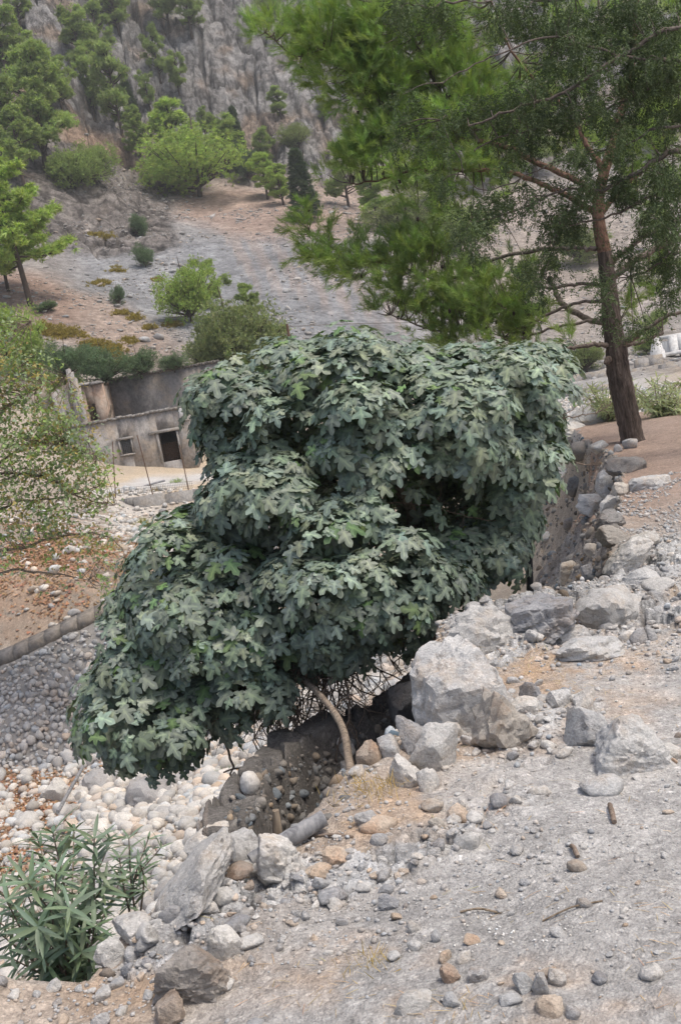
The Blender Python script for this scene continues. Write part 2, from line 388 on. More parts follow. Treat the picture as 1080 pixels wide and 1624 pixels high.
# ------------------------------------------------------------------ ground colours and sheets
def ground():
    nr, nc = GZ.shape
    x = GX_.ravel(); y = GY_.ravel().copy(); z = GZ.ravel()
    px, py, dep = proj(np.stack([x, y, z], 1)); px = np.where(dep > 0, px, -9999); py = np.where(dep > 0, py, 9999)
    ex = x + .16 * fbm(x / .7, y / .7, oct=4, seed=12); ey = y + .16 * fbm(x / .7, y / .7, oct=4, seed=14)
    s = np.full(x.shape, -99.); mk = y < 70
    s[mk] = sdist_poly(ex[mk], ey[mk], LEDGE)
    cl = np.zeros(x.shape); sp = cl.copy(); sr = cl.copy(); mf = y > 62
    cl[mf], sp[mf], sr[mf] = cliffness(x[mf], y[mf])
    gx = np.gradient(GZ, axis=1) / np.gradient(GX_, axis=1); gy = np.gradient(GZ, axis=0) / np.gradient(GY_, axis=0)
    slope = np.sqrt(gx ** 2 + gy ** 2).ravel()
    C = np.zeros((len(x), 3))
    def lay(col, w): 
        nonlocal C
        w = np.clip(w, 0, 1)[:, None]; C = C * (1 - w) + np.array(col) * w
    def blob(a, b, ra, rb, ang=0, soft=.5, nz=.35, y0=0, y1=1e9, sc=1.0, seed=40):
        ca, sa = math.cos(math.radians(ang)), math.sin(math.radians(ang))
        dx = (px - a); dy = (py - b); q = np.sqrt(((dx * ca + dy * sa) / ra) ** 2 + ((-dx * sa + dy * ca) / rb) ** 2)
        q = q + nz * fbm(px / (ra * .5 * sc), py / (rb * .5 * sc), oct=4, seed=seed)
        return sst(1 + soft, 1 - soft, q) * ((y >= y0) & (y <= y1))
    n1 = fbm(x / .9, y / .9, oct=5, seed=50); n2 = fbm(x / .12, y / .12, oct=4, seed=51); n3 = fbm(x / .035, y / .035, oct=3, seed=52)
    nf = fbm(x / 6, y / 6, oct=5, seed=53); nf2 = fbm(x / 1.1, y / 1.1, oct=4, seed=54, gain=.7)
    oc = np.zeros(x.shape); mk = y < 12; oc[mk] = outcrop(x[mk], y[mk], s[mk]); _, fe, fc = facet(x + .5 * y, y - .3 * x, .34, 3, .8); _, fg, fc2 = facet(x, y, .11, 4, .8)
    # default ground
    C[:] = (.40, .34, .275)
    # riverbed
    lay((.50, .47, .42), (s < -.5) & (y < 20))
    lay((.40, .35, .29), sst(.1, .4, n1 + .3 * n2) * (y < 20))
    lay((.39, .27, .19), blob(20, 1270, 150, 62, -18, .4, .8, 10, 20, seed=41) * sst(-.35, .1, n2 + .6 * n1 + .2))
    lay((.39, .27, .19), blob(10, 1380, 60, 60, 0, .5, .8, 10, 20, seed=42) * .8)
    lay((.36, .29, .22), blob(285, 1290, 60, 40, -30, .5, .5, 8, 20, seed=43) * .8)
    # left bank slope above the wall
    lay((.30, .255, .21), blob(60, 900, 330, 105, -18, .3, .2, 18, 45))
    lay((.36, .265, .195), blob(60, 915, 210, 75, -18, .5, .6, 18, 42, .6, 44) * sst(-.15, .12, n1 + .5 * n2))
    lay((.52, .48, .43), blob(215, 830, 60, 70, -60, .5, .6, 25, 60) * sst(-.3, .2, nf2))
    # terrace
    lay((.50, .41, .30), blob(260, 762, 120, 26, -8, .4, .4, 40, 75))
    lay((.52, .50, .47), blob(240, 770, 90, 12, -10, .5, .6, 40, 75))
    # right river and gravel flats
    lay((.43, .415, .395), blob(920, 620, 120, 60, -8, .4, .3, 30, 95))
    lay((.54, .52, .49), blob(915, 680, 60, 28, 0, .5, .5, 19, 60))
    # hillside: gravel scree and pinkish soil
    hill = sst(66, 80, y)
    lay((.305, .278, .252), hill)
    lay((.262, .266, .273), blob(450, 455, 340, 98, 4, .3, .25, 60, 200))
    lay((.285, .285, .288), blob(225, 445, 155, 36, 34, .3, .25, 60, 200))
    lay((.285, .285, .288), blob(200, 400, 140, 20, 12, .3, .3, 60, 200))
    lay((.385, .295, .24), blob(120, 500, 190, 42, 22, .35, .3, 60, 200) * .85)
    lay((.355, .26, .21), blob(400, 335, 150, 38, 8, .4, .4, 60, 200) * .9)
    lay((.355, .26, .21), blob(540, 335, 60, 45, 8, .4, .4, 60, 200) * .7)
    lay((.33, .23, .18), blob(45, 470, 90, 30, 20, .4, .4, 60, 200) * .8)
    for i in range(7):
        lay((.38, .30, .25), blob(380 + 38 * i, 400 + 12 * i, 9, 60, -28, .6, .9, 60, 200, 1.0, 60 + i) * .5)
    lay((.35, .30, .26), blob(820, 400, 200, 110, 0, .5, .5, 60, 200))
    lay((.39, .30, .24), blob(540, 260, 70, 60, 0, .6, .8, 100, 230, .5, 58) * .7)
    C *= (1 + .20 * (nf * hill))[:, None]
    C *= (1 + .38 * (hill * nf2 * (1 - cl)) + .22 * hill * fbm(x / .35, y / .35, oct=3, seed=55, gain=.8))[:, None]
    # cliff
    st = fbm((x + 2 * nf) / 1.1, y / 2.5, z / 2.6, oct=5, seed=71, gain=.65); cr = fbm((x + 3 * nf) / 1.6, y / 3, z / 2.4, oct=5, seed=73, ridge=True, gain=.6)
    rk = np.clip(cl + sp + sr, 0, 1)
    _, ce, cc = facet(x + 3 * fbm(x / 9, y / 9, oct=2, seed=31), y * .6, 6.5, 1, .9); _, ce2, cc2 = facet(x, y * .6, 2.3, 2, .9)
    rc = np.array((.29, .278, .268)) * ((1 + .55 * st) * (.8 + .3 * cc + .3 * cc2) * (1 - .45 * sst(.08, 0, ce) - .4 * sst(.10, 0, ce2)))[:, None]
    w = sst(-.02, .4, fbm(x / 5, z / 4, oct=4, seed=74))[:, None] * .75; rc = rc * (1 - w) + np.array((.36, .27, .20)) * w
    w = sst(.42, .75, cr)[:, None] * .75; rc = rc * (1 - w) + np.array((.07, .066, .064)) * w
    w = sst(.25, .6, st)[:, None] * .5; rc = rc * (1 - w) + np.array((.43, .42, .41)) * w
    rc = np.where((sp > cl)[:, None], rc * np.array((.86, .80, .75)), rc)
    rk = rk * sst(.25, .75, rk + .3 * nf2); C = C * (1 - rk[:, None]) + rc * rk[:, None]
    ledges = blob(120, 215, 160, 14, 25, .5, .8, 100, 200, 1, 77) * .8
    lay((.42, .30, .22), ledges)
    # path
    pm = sst(-.03, .05, s)
    pc = np.empty_like(C); pc[:] = (.385, .372, .355)
    def play(col, w):
        nonlocal pc
        w = np.clip(w, 0, 1)[:, None]; pc = pc * (1 - w) + np.array(col) * w
    play((.44, .425, .405), sst(.05, .5, n1) * .7)
    play((.35, .275, .21), sst(.9, .1, s) * sst(-.4, .3, n1 + .4) * .75)
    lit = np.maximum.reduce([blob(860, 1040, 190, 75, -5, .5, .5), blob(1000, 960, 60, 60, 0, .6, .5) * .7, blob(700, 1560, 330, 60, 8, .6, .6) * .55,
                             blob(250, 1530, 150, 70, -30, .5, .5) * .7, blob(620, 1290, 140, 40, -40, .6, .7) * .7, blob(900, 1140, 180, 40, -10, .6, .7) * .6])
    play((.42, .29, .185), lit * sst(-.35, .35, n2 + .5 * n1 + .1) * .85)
    play((.315, .225, .175), sst(8.0, 12.5, y + .5 * n1) * .85)
    play((.45, .435, .415), sst(.2, .6, fbm(x / .5, y / .5, oct=3, seed=56)) * (y < 11) * .6)
    w = (sst(.35, .6, oc + .25 * n2 + .1 * n1) * .92)[:, None]; oc_c = np.array((.43, .43, .425)) * (.72 + .45 * fc + .22 * (fc2 - .5) + .25 * n2)[:, None]; oc_c = oc_c * (1 - .6 * sst(.07, 0, fe) - .35 * sst(.09, 0, fg))[:, None]
    pc = pc * (1 - w) + oc_c * w; play((.37, .29, .215), sst(.2, .6, n1 + .5 * n2) * sst(.2, .6, oc) * .7)
    C = C * (1 - pm[:, None]) + pc * pm[:, None]
    # exposed bank earth, then shade painted into the gully and the hollow
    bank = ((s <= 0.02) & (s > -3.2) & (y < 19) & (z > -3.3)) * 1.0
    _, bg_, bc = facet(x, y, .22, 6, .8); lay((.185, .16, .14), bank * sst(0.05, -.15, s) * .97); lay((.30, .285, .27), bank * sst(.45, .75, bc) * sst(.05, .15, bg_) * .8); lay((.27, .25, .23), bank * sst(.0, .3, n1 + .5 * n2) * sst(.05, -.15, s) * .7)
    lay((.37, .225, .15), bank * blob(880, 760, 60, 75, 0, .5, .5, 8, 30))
    gd, _ = dist_line(x, y, GUL); lay((.135, .127, .118), (s < -.12) * sst(1.6, 1.2, gd) * sst(-.35, -.6, z) * (z > -3.0) * (px > 330) * .9)  # shade of the gully painted as dark colour on its walls and floor
    qd = np.sqrt(((x - PIT[0]) / 1.5) ** 2 + ((y - PIT[1]) / 2.4) ** 2); lay((.10, .082, .068), sst(1.1, .85, qd) * (s < -.02) * sst(-.3, -.8, z))  # hollow's shade put into the ground colour, darker with depth
    near = (1 - sst(14, 40, y))
    C *= (1 + near * (.14 * n2 + .17 * n3) + .10 * n1)[:, None]
    C = np.clip(C, .02, .8)
    zone = np.where(s > 0, 0, np.where((s > -2.6) & (y < 19) & (z > -3.1) & (px > 200), 1, np.where(y < 20, 2, 3))); zone = np.where((zone == 3) & (rk > .5) & ((cl > .3) | (sp > .4)), 4, zone)
    zone = np.where((zone == 3) & (y < 66), np.where(px < 560, 5, 2), zone)
    i = (np.arange(nr - 1)[:, None] * nc + np.arange(nc - 1)[None]).ravel()
    Fq = np.stack([i, i + 1, i + nc + 1, i + nc], 1); fz = zone[i]
    V = np.stack([x, y, z], 1)
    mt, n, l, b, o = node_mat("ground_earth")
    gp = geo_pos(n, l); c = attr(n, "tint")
    f1 = noise(n, l, gp, 55, 6, .7); f2 = voro(n, l, gp, 38); f3 = noise(n, l, gp, 6, 5, .6); f4 = voro(n, l, gp, 110)
    c = mix(n, l, c, ramp(n, l, f1, [(.28, .42), (.5, 1.0), (.72, 1.5)]), .55, 'MULTIPLY')
    c = mix(n, l, c, ramp(n, l, f3, [(.3, .78), (.7, 1.15)]), .6, 'MULTIPLY')
    for vs, am in ((95, .55), (36, .45)):
        c = mix(n, l, c, ramp(n, l, voro(n, l, gp, vs, 'F1', 'Color'), [(.12, .52), (.3, .95), (.72, 1.0), (.92, 1.6)]), am, 'MULTIPLY')
    l.new(c, b.inputs["Base Color"]); b.inputs["Roughness"].default_value = .95; b.inputs["Specular IOR Level"].default_value = .15
    hgt = math_n(n, l, 'ADD', math_n(n, l, 'MULTIPLY', f1, 1.0), math_n(n, l, 'MULTIPLY', f4, -.7))
    bump(n, l, b, hgt, .7, .012)
    mt2, n, l, b, o = node_mat("scree_slope"); gp = geo_pos(n, l); c = attr(n, "tint")
    f1 = noise(n, l, gp, 1.6, 8, .8); f2 = noise(n, l, gp, .28, 6, .7); cc = voro(n, l, gp, 2.6, 'F1', "Color")
    c = mix(n, l, c, ramp(n, l, f1, [(.34, .55), (.5, 1.0), (.66, 1.5)]), .9, 'MULTIPLY'); c = mix(n, l, c, ramp(n, l, f2, [(.35, .8), (.65, 1.15)]), .8, 'MULTIPLY'); c = mix(n, l, c, ramp(n, l, cc, [(.0, .6), (.3, 1), (.8, 1.0), (1, 1.5)]), .6, 'MULTIPLY')
    l.new(c, b.inputs["Base Color"]); b.inputs["Roughness"].default_value = .97; bump(n, l, b, f1, .9, .35)
    mc, n, l, b, o = node_mat("cliff_rock")
    gp = geo_pos(n, l, (1, .8, .75)); c = attr(n, "tint")
    f1 = noise(n, l, gp, 1.1, 10, .82, .4); f2 = voro(n, l, gp, .8, 'DISTANCE_TO_EDGE')
    c = mix(n, l, c, ramp(n, l, f1, [(.36, .30), (.47, .85), (.52, 1.05), (.64, 1.75)]), .95, 'MULTIPLY')
    l.new(c, b.inputs["Base Color"]); b.inputs["Roughness"].default_value = .95
    bump(n, l, b, f1, 1.0, .8)
    names = ["dirt_path", "river_bank", "riverbed", "hillside", "cliff", "river_terrace"]
    for k, nm in enumerate(names):
        f = Fq[fz == k]
        if not len(f): continue
        u, inv = np.unique(f, return_inverse=True)
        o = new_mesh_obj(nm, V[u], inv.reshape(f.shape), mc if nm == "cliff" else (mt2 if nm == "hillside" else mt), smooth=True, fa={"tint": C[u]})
        tag(o, kind="structure")
    return s
ground()
# ------------------------------------------------------------------ stones
import bmesh
def ico(sub):
    bm = bmesh.new(); bmesh.ops.create_icosphere(bm, subdivisions=sub, radius=1.0)
    bm.verts.index_update()
    V = np.array([v.co[:] for v in bm.verts]); F_ = np.array([[v.index for v in f.verts] for f in bm.faces]); bm.free(); return V, F_
ICO = {k: ico(k) for k in (1, 2, 3, 4, 5)}
def rock_shape(sub, seed, angular=.8, detail=.12, strat=0.0, flat=.0):
    r = np.random.RandomState(seed); V, F_ = ICO[sub]; V = V.copy()
    n = V / np.linalg.norm(V, axis=1)[:, None]
    rad = np.ones(len(V)) * 1.15
    if angular > 0:                                          # cut by random planes: facets
        for k in range(15):
            d = r.normal(size=3); d /= np.linalg.norm(d); h = r.uniform(.50, .90)
            c = n @ d; rad = np.where(c > .05, np.minimum(rad, np.where(c > .05, h / np.maximum(c, .05), 9)), rad)
    rad = rad * angular + 1.0 * (1 - angular)
    s = seed * 3.7
    rad = rad * (1 + (.20 - .16 * angular) * fbm(n[:, 0] * 1.3 + s, n[:, 1] * 1.3, n[:, 2] * 1.3, oct=3, seed=seed % 50))
    if sub >= 3: rad = rad * (1 + detail * fbm(n[:, 0] * 5 + s, n[:, 1] * 5, n[:, 2] * 5, oct=4, seed=seed % 50 + 3, gain=.6))
    if sub >= 4: rad = rad * (1 - detail * .55 * np.clip(fbm(n[:, 0] * 3.4 + s, n[:, 1] * 3.4, n[:, 2] * 3.4, oct=4, seed=seed % 50 + 5, ridge=True), .25, 1))
    V = n * rad[:, None]
    if strat: V[:, 2] += strat * vnoise(V[:, 2] * 7 + V[:, 0] * 1.5, V[:, 1] * .8, seed=seed % 40); V *= (1 + .5 * strat * np.sign(np.sin(V[:, 2] * 16 + 3 * vnoise(V[:, 0] * 2, V[:, 1] * 2, seed=4))) * 1.0)[:, None]
    V /= np.abs(V).max(0)
    return V, F_
def rot_rand(r, tilt=3.14):
    a, b, c = r.uniform(0, 6.28), r.uniform(-tilt, tilt), r.uniform(0, 6.28)
    return np.array((Matrix.Rotation(a, 3, 'Z') @ Matrix.Rotation(b, 3, 'X') @ Matrix.Rotation(c, 3, 'Z')))
def rock_mat(name, base, pale, dark, tan, bscale=14, veins=True, tanamt=.5, bs=.9, varia=.35):
    mt, n, l, b, o = node_mat(name)
    gp = geo_pos(n, l); t = attr(n, "tint")
    f1 = noise(n, l, gp, bscale, 8, .68, .3); f2 = noise(n, l, gp, bscale * .22, 4, .6); f3 = noise(n, l, gp, bscale * 6, 5, .7)
    c = mix(n, l, base, pale, ramp(n, l, f2, [(.38, 0), (.62, 1)]))
    c = mix(n, l, c, dark, ramp(n, l, f1, [(.30, .85), (.45, 0)]))
    c = mix(n, l, c, tan, math_n(n, l, 'MULTIPLY', ramp(n, l, noise(n, l, gp, bscale * .35, 5, .7), [(.50, 0), (.66, 1)]), tanamt))
    if veins:
        v = noise(n, l, geo_pos(n, l, (1, 1, 2.2)), bscale * .5, 5, .6, 1.5)
        c = mix(n, l, c, (.62, .61, .60), ramp(n, l, math_n(n, l, 'ABSOLUTE', math_n(n, l, 'SUBTRACT', v, .5)), [(0, .8), (.018, 0)]))
    c = mix(n, l, c, ramp(n, l, f3, [(.3, .62), (.6, 1.2)]), .7, 'MULTIPLY')
    oi = n.new("ShaderNodeObjectInfo")
    c = mix(n, l, c, ramp(n, l, oi.outputs["Random"], [(0, (1 - varia, 1 - varia, 1 - varia * .95)), (.5, (1, .99, .97)), (1, (1 + varia * .5, 1 + varia * .42, 1 + varia * .3))]), 1.0, 'MULTIPLY')
    c = mix(n, l, c, t, 1.0, 'MULTIPLY')
    l.new(c, b.inputs["Base Color"]); b.inputs["Roughness"].default_value = .9
    h = math_n(n, l, 'ADD', f1, math_n(n, l, 'MULTIPLY', f3, .35))
    bump(n, l, b, h, bs, .35 / bscale)
    return mt
M_LIME = rock_mat("grey_limestone", (.37, .373, .38), (.49, .49, .485), (.15, .145, .14), (.40, .315, .235), 14, True, .55)
M_PALE = rock_mat("pale_limestone", (.46, .45, .435), (.54, .53, .51), (.24, .23, .21), (.46, .37, .28), 14, True, .5)
M_TAN = rock_mat("tan_stone", (.44, .35, .27), (.52, .45, .38), (.25, .18, .13), (.46, .29, .19), 16, False, .6)
M_DARK = rock_mat("dark_stone", (.13, .125, .125), (.24, .235, .23), (.05, .05, .05), (.24, .18, .14), 12, False, .4)
M_COB = rock_mat("river_cobble", (.50, .485, .46), (.60, .585, .56), (.36, .35, .33), (.50, .42, .34), 9, False, .35, .35, .4)
M_CONG = rock_mat("bank_conglomerate", (.35, .32, .285), (.44, .41, .37), (.12, .105, .09), (.33, .24, .17), 18, False, .6)
M_STUFF = rock_mat("loose_gravel", (.42, .415, .41), (.50, .49, .48), (.3, .29, .28), (.46, .40, .33), 20, False, .3, .5, .01)
def add_rock(px, py, w, h, label, mat=M_LIME, seed=1, ang=.85, sub=4, rotz=0, dep=1.0, sink=.28, tilt=(0, 0), cat="rock", name="boulder", group=None, strat=0, detail=.12, base=None):
    """stone whose middle shows at pixel (px,py), w x h photo pixels; stands on the ground under its lower edge"""
    g = hit(px, py + h * .32) if base is None else P(px, py + h * .32, base)
    y = g[1]; mpp = math.sqrt(g[0] ** 2 + y ** 2 + (g[2] - EYE) ** 2) / FPX
    W_, H_ = w * mpp * .5, h * mpp * .5
    V, F_ = rock_shape(sub, seed, ang, detail, strat)
    V = V * np.array([W_ * 1.04, W_ * dep, H_ * (1.05 + sink)])
    R_ = np.array(Matrix.Rotation(math.radians(rotz), 3, 'Z') @ Matrix.Rotation(math.radians(tilt[0]), 3, 'X') @ Matrix.Rotation(math.radians(tilt[1]), 3, 'Y'))
    V = V @ R_.T
    o = new_mesh_obj(name, V, F_, mat, smooth=True, fa={"tint": np.ones((len(F_), 3))})
    if sub >= 4: 
        try: o.data.set_sharp_from_angle(angle=math.radians(28))
        except Exception: pass
    c = P(px, py, y); o.location = (c[0], c[1] + W_ * dep * .3, g[2] + H_ * (1 - sink) * .5)
    return tag(o, label, cat, group)
RK = [
 (757, 1000, 118, 78, "pale pitted boulder on the bank edge, left of the streaked boulder by the dark hollow", M_PALE, 3, .75, 4, dict(detail=.2, name="boulder")),
 (864, 984, 140, 74, "long grey streaked boulder on the rim just in front of the dark hollow", M_LIME, 5, .9, 5, dict(strat=.07, tilt=(0, -14))),
 (735, 1102, 165, 150, "largest grey boulder, half buried at the bank edge above the shaded gully", M_LIME, 7, .85, 5, dict(detail=.14, rotz=20)),
 (700, 1045, 80, 45, "flat grey rock lying on top of the largest boulder's back edge", M_LIME, 9, .9, 4, {}),
 (800, 1150, 110, 95, "crumbling beige rock right of the largest boulder", M_CONG, 61, .9, 4, dict(detail=.25)),
 (690, 1190, 90, 80, "white angular rock face under the largest boulder", M_PALE, 11, .95, 4, dict(rotz=15)),
 (655, 1165, 52, 60, "pale blocky rock on the gully rim left under the largest boulder", M_PALE, 13, .95, 4, {}),
 (640, 1225, 60, 60, "white cracked rock low on the gully rim beside the fig stem", M_PALE, 15, .9, 4, {}),
 (680, 1240, 34, 40, "small white block on the path side of the cracked rim rock", M_PALE, 17, .95, 3, {}),
 (935, 1032, 120, 46, "low streaked grey slab on the path behind the pine needle litter", M_LIME, 19, .9, 4, dict(strat=.07, sink=.4)),
 (905, 1008, 66, 36, "smooth grey rock wedged behind the low streaked slab", M_LIME, 21, .9, 4, {}),
 (975, 968, 120, 62, "wide beige rock at the right end of the rim boulders with a green tuft", M_PALE, 23, .9, 4, dict(sink=.45)),
 (1006, 1188, 124, 92, "big grey boulder with white veins lying alone on the path at right", M_LIME, 25, .9, 5, dict(tilt=(8, 10), sink=.3)),
 (935, 1158, 80, 62, "flat bluish slab left of the white veined boulder", M_LIME, 27, .9, 4, dict(sink=.5)),
 (884, 1107, 46, 38, "grey wedge-shaped stone in the orange needle litter", M_LIME, 29, .95, 4, {}),
 (840, 1098, 34, 34, "upright grey block left of the wedge-shaped stone", M_LIME, 31, .98, 4, {}),
 (828, 1126, 54, 34, "whitish angular stone in front of the upright grey block", M_PALE, 33, .95, 4, {}),
 (926, 1116, 34, 50, "narrow pale tilted stone in the middle of the needle litter", M_PALE, 35, .95, 4, dict(tilt=(0, 30))),
 (1010, 1008, 30, 30, "broken beige stone in the little heap right of the low slab", M_PALE, 37, 1, 3, {}),
 (1030, 1006, 20, 28, "white chip leaning in the little heap right of the low slab", M_PALE, 39, 1, 3, {}),
 (993, 1010, 34, 16, "flat white stone at the left of the little heap", M_PALE, 41, 1, 3, {}),
 (1060, 1195, 60, 22, "flat pale rock flush with the path at the right border of the photo", M_PALE, 43, .9, 3, dict(sink=.6, base=None)),
 (955, 1250, 70, 24, "low grey rock barely above the path below the veined boulder", M_LIME, 45, .9, 3, dict(sink=.65)),
 (438, 1362, 84, 76, "light grey blocky boulder beside the end of the grey log", M_PALE, 47, .95, 5, dict(rotz=30, detail=.14)),
 (380, 1340, 66, 62, "pale upright rock on the rim behind the blocky boulder", M_PALE, 49, .95, 4, {}),
 (305, 1405, 225, 44, "long pale slab sloping down along the bank edge", M_PALE, 51, .85, 5, dict(tilt=(0, -36), sink=.4, dep=1.0)),
 (330, 1345, 80, 44, "gravelly pale rock at the upper end of the long slab", M_PALE, 53, .9, 4, dict(tilt=(0, -25))),
 (212, 1470, 70, 44, "pale rock at the lower end of the long slab next to the oleander", M_PALE, 55, .9, 4, {}),
 (170, 1515, 56, 40, "whitish rock under the oleander at the bank edge", M_PALE, 57, .9, 4, {}),
 (300, 1553, 118, 84, "tan and grey boulder with an undercut, bottom left of the path", M_CONG, 59, .85, 5, dict(detail=.18, rotz=10)),
 (352, 1498, 60, 60, "pale rock ridge rising behind the undercut boulder", M_PALE, 63, .9, 4, {}),
 (262, 1606, 54, 44, "orange tan stone below the undercut boulder", M_TAN, 65, .95, 4, {}),
 (372, 1388, 56, 24, "flat orange stone in the rubble behind the long slab", M_TAN, 67, 1, 3, {}),
 (325, 1415, 42, 34, "dark-edged flat stone propped on the long slab", M_LIME, 69, 1, 3, {}),
 (300, 1438, 40, 30, "pinkish stone in the rubble on the long slab", M_TAN, 71, 1, 3, {}),
 (270, 1452, 46, 30, "grey rubble stone at the foot of the pinkish stone", M_PALE, 73, 1, 3, {}),
 (235, 1492, 40, 34, "grey block at the lower end of the rubble", M_PALE, 75, 1, 3, {}),
 (352, 1425, 38, 26, "grey stone among the rubble right of the propped stone", M_PALE, 77, 1, 3, {}),
 (512, 1387, 44, 26, "white and tan stone on the path near the blocky boulder", M_TAN, 79, 1, 4, {}),
 (530, 1358, 50, 28, "broad tan stone behind the white and tan stone", M_TAN, 81, .9, 4, {}),
 (580, 1298, 34, 32, "small white block on the path in front of the fig stem", M_PALE, 83, 1, 4, {}),
 (600, 1308, 60, 22, "low tan stone right of the small white block", M_TAN, 85, .9, 3, dict(sink=.5)),
 (685, 1278, 36, 18, "dark undercut flat stone on the middle of the path", M_CONG, 87, 1, 3, {}),
 (722, 1292, 40, 26, "tan lump on the middle of the path beside the flat stone", M_TAN, 89, .9, 3, {}),
 (692, 1306, 24, 20, "brown pebble in front of the tan lump", M_CONG, 91, 1, 3, {}),
 (620, 1432, 36, 26, "bluish grey elongated stone tilted on the path", M_LIME, 93, .9, 4, dict(tilt=(0, -25))),
 (655, 1472, 22, 18, "small white and blue stone in front of the elongated stone", M_PALE, 95, .9, 3, {}),
 (693, 1487, 18, 18, "small round blue stone right of the white and blue one", M_LIME, 97, .9, 3, {}),
 (820, 1350, 22, 14, "small white triangular stone on the dusty path", M_PALE, 99, 1, 3, {}),
 (914, 1373, 30, 20, "brown grey stone beside the short dark twig", M_CONG, 101, .9, 3, {}),
 (793, 1416, 22, 20, "reddish brown pebble in the middle of the path", M_TAN, 103, .9, 3, {}),
 (925, 1432, 24, 18, "round pale pebble beside the curved straw", M_PALE, 105, .9, 3, {}),
 (713, 1547, 30, 30, "pinkish rounded stone near the bottom of the path", M_TAN, 107, .6, 4, {}),
 (757, 1544, 34, 28, "dusty grey stone right of the pinkish rounded stone", M_LIME, 109, .9, 4, {}),
 (857, 1562, 26, 40, "tall pale block, middle of the bottom stones", M_PALE, 111, .95, 4, {}),
 (830, 1560, 30, 32, "grey block leaning left of the tall pale block", M_LIME, 113, .95, 4, {}),
 (884, 1552, 28, 26, "bluish angular stone right of the tall pale block", M_LIME, 115, .95, 4, {}),
 (872, 1596, 40, 30, "rounded tan stone in front of the tall pale block", M_TAN, 117, .7, 4, {}),
 (808, 1584, 34, 20, "flat bluish stone left of the rounded tan stone", M_LIME, 119, .9, 3, {}),
 (655, 1592, 58, 34, "grey tan stone, largest of the bottom row on the path", M_PALE, 121, .9, 4, {}),
 (714, 1588, 28, 22, "small blue stone right of the largest bottom stone", M_LIME, 123, .9, 3, {}),
 (905, 1606, 26, 22, "round grey pebble in the bottom right stone group", M_LIME, 125, .9, 3, {}),
 (1035, 1545, 36, 22, "tan and grey flat stone near the lower right corner", M_PALE, 127, .9, 3, {}),
 (950, 1552, 26, 20, "bluish flat stone left of the lower right corner stone", M_LIME, 129, .9, 3, {}),
 (657, 1500, 22, 20, "white stone at the front of the dust patch, left side", M_PALE, 131, .9, 3, {}),
 (735, 1520, 26, 18, "whitish pebble behind the dusty grey stone", M_PALE, 133, .9, 3, {}),
 (992, 738, 60, 30, "long dark-bottomed boulder on red needles below the pine trunk", M_DARK, 135, .9, 4, dict(tilt=(0, -6))),
 (966, 764, 52, 38, "light boulder in front of the long dark-bottomed boulder", M_LIME, 137, .9, 4, {}),
 (1000, 705, 24, 18, "small rounded rock resting against the foot of the pine trunk", M_LIME, 139, .9, 3, {}),
 (978, 712, 16, 14, "little stone left of the rock at the pine trunk", M_LIME, 141, .9, 3, {}),
 (890, 757, 42, 30, "pale boulder on the red slope left of the path", M_LIME, 143, .9, 4, {}),
 (914, 766, 40, 22, "dark tilted rock touching the pale boulder on the red slope", M_DARK, 145, .9, 4, dict(tilt=(0, -30))),
 (985, 778, 30, 24, "brown rough rock beside the path behind the light boulder", M_CONG, 147, .9, 4, {}),
 (945, 797, 60, 28, "flat grey rock on the rim above the hollow", M_LIME, 149, .9, 4, {}),
 (972, 800, 40, 30, "white rock on the rim right of the flat grey rock", M_PALE, 151, .9, 4, {}),
 (970, 825, 52, 30, "black flat rock lodged in the rim", M_DARK, 153, .9, 4, {}),
 (974, 850, 48, 34, "brown grey boulder jutting from the bank under the black rock", M_CONG, 155, .9, 4, {}),
 (997, 880, 84, 44, "long pale boulder on the rim above the hollow, nearest the path", M_PALE, 157, .9, 5, dict(tilt=(0, -25))),
 (1020, 858, 50, 30, "pale rock at the path end of the long rim boulder", M_PALE, 159, .9, 4, {}),
 (1035, 765, 70, 18, "flat rock outcrop in the middle of the path beyond the hollow", M_LIME, 161, .9, 4, dict(sink=.6)),
 (1015, 918, 70, 24, "flat bluish rock in the gravel path right of the rim", M_LIME, 163, .9, 4, dict(sink=.6)),
 (1045, 930, 50, 20, "small flat rock flush in the gravel path", M_PALE, 165, .9, 3, dict(sink=.6)),
 (936, 662, 66, 54, "big rough grey rock beyond the slope left of the pine trunk", M_LIME, 167, .9, 4, dict(base=24)),
 (905, 685, 60, 28, "pale rock pile stone left of the rough grey rock", M_PALE, 169, .9, 4, {}),
 (885, 720, 40, 24, "grey rounded rock at the top of the red slope", M_LIME, 171, .9, 3, {}),
 (925, 712, 44, 26, "brown rock in the row of stones left of the pine trunk", M_CONG, 173, .9, 3, {}),
 (950, 706, 36, 22, "grey rock in the row of stones next to the pine trunk", M_LIME, 175, .9, 3, {}),
 (900, 905, 34, 30, "large rounded rock low in the face of the bank inside the hollow", M_CONG, 177, .9, 4, {}),
 (935, 905, 26, 26, "smooth grey rock bulging from the bank near the hollow floor", M_LIME, 179, .9, 4, {}),
 (905, 830, 26, 16, "grey cobble stuck in the earth bank above the hollow", M_CONG, 181, .9, 3, {}),
 (866, 850, 22, 14, "pale cobble stuck in the earth bank left above the hollow", M_LIME, 183, .9, 3, {}),
 (940, 870, 26, 22, "grey rock under the rim in the bank face", M_CONG, 185, .9, 3, {}),
 (587, 1196, 46, 50, "tan boulder in the shaded gully right of the fig stem", M_TAN, 187, .7, 4, {}),
 (546, 1188, 32, 34, "round grey cobble in the shaded gully left of the fig stem", M_LIME, 189, .9, 3, {}),
 (618, 1186, 34, 34, "grey cobble in the shaded gully right of the tan boulder", M_LIME, 191, .9, 3, {}),
 (545, 1215, 22, 18, "small stone under the round grey cobble in the gully", M_LIME, 193, .9, 3, {}),
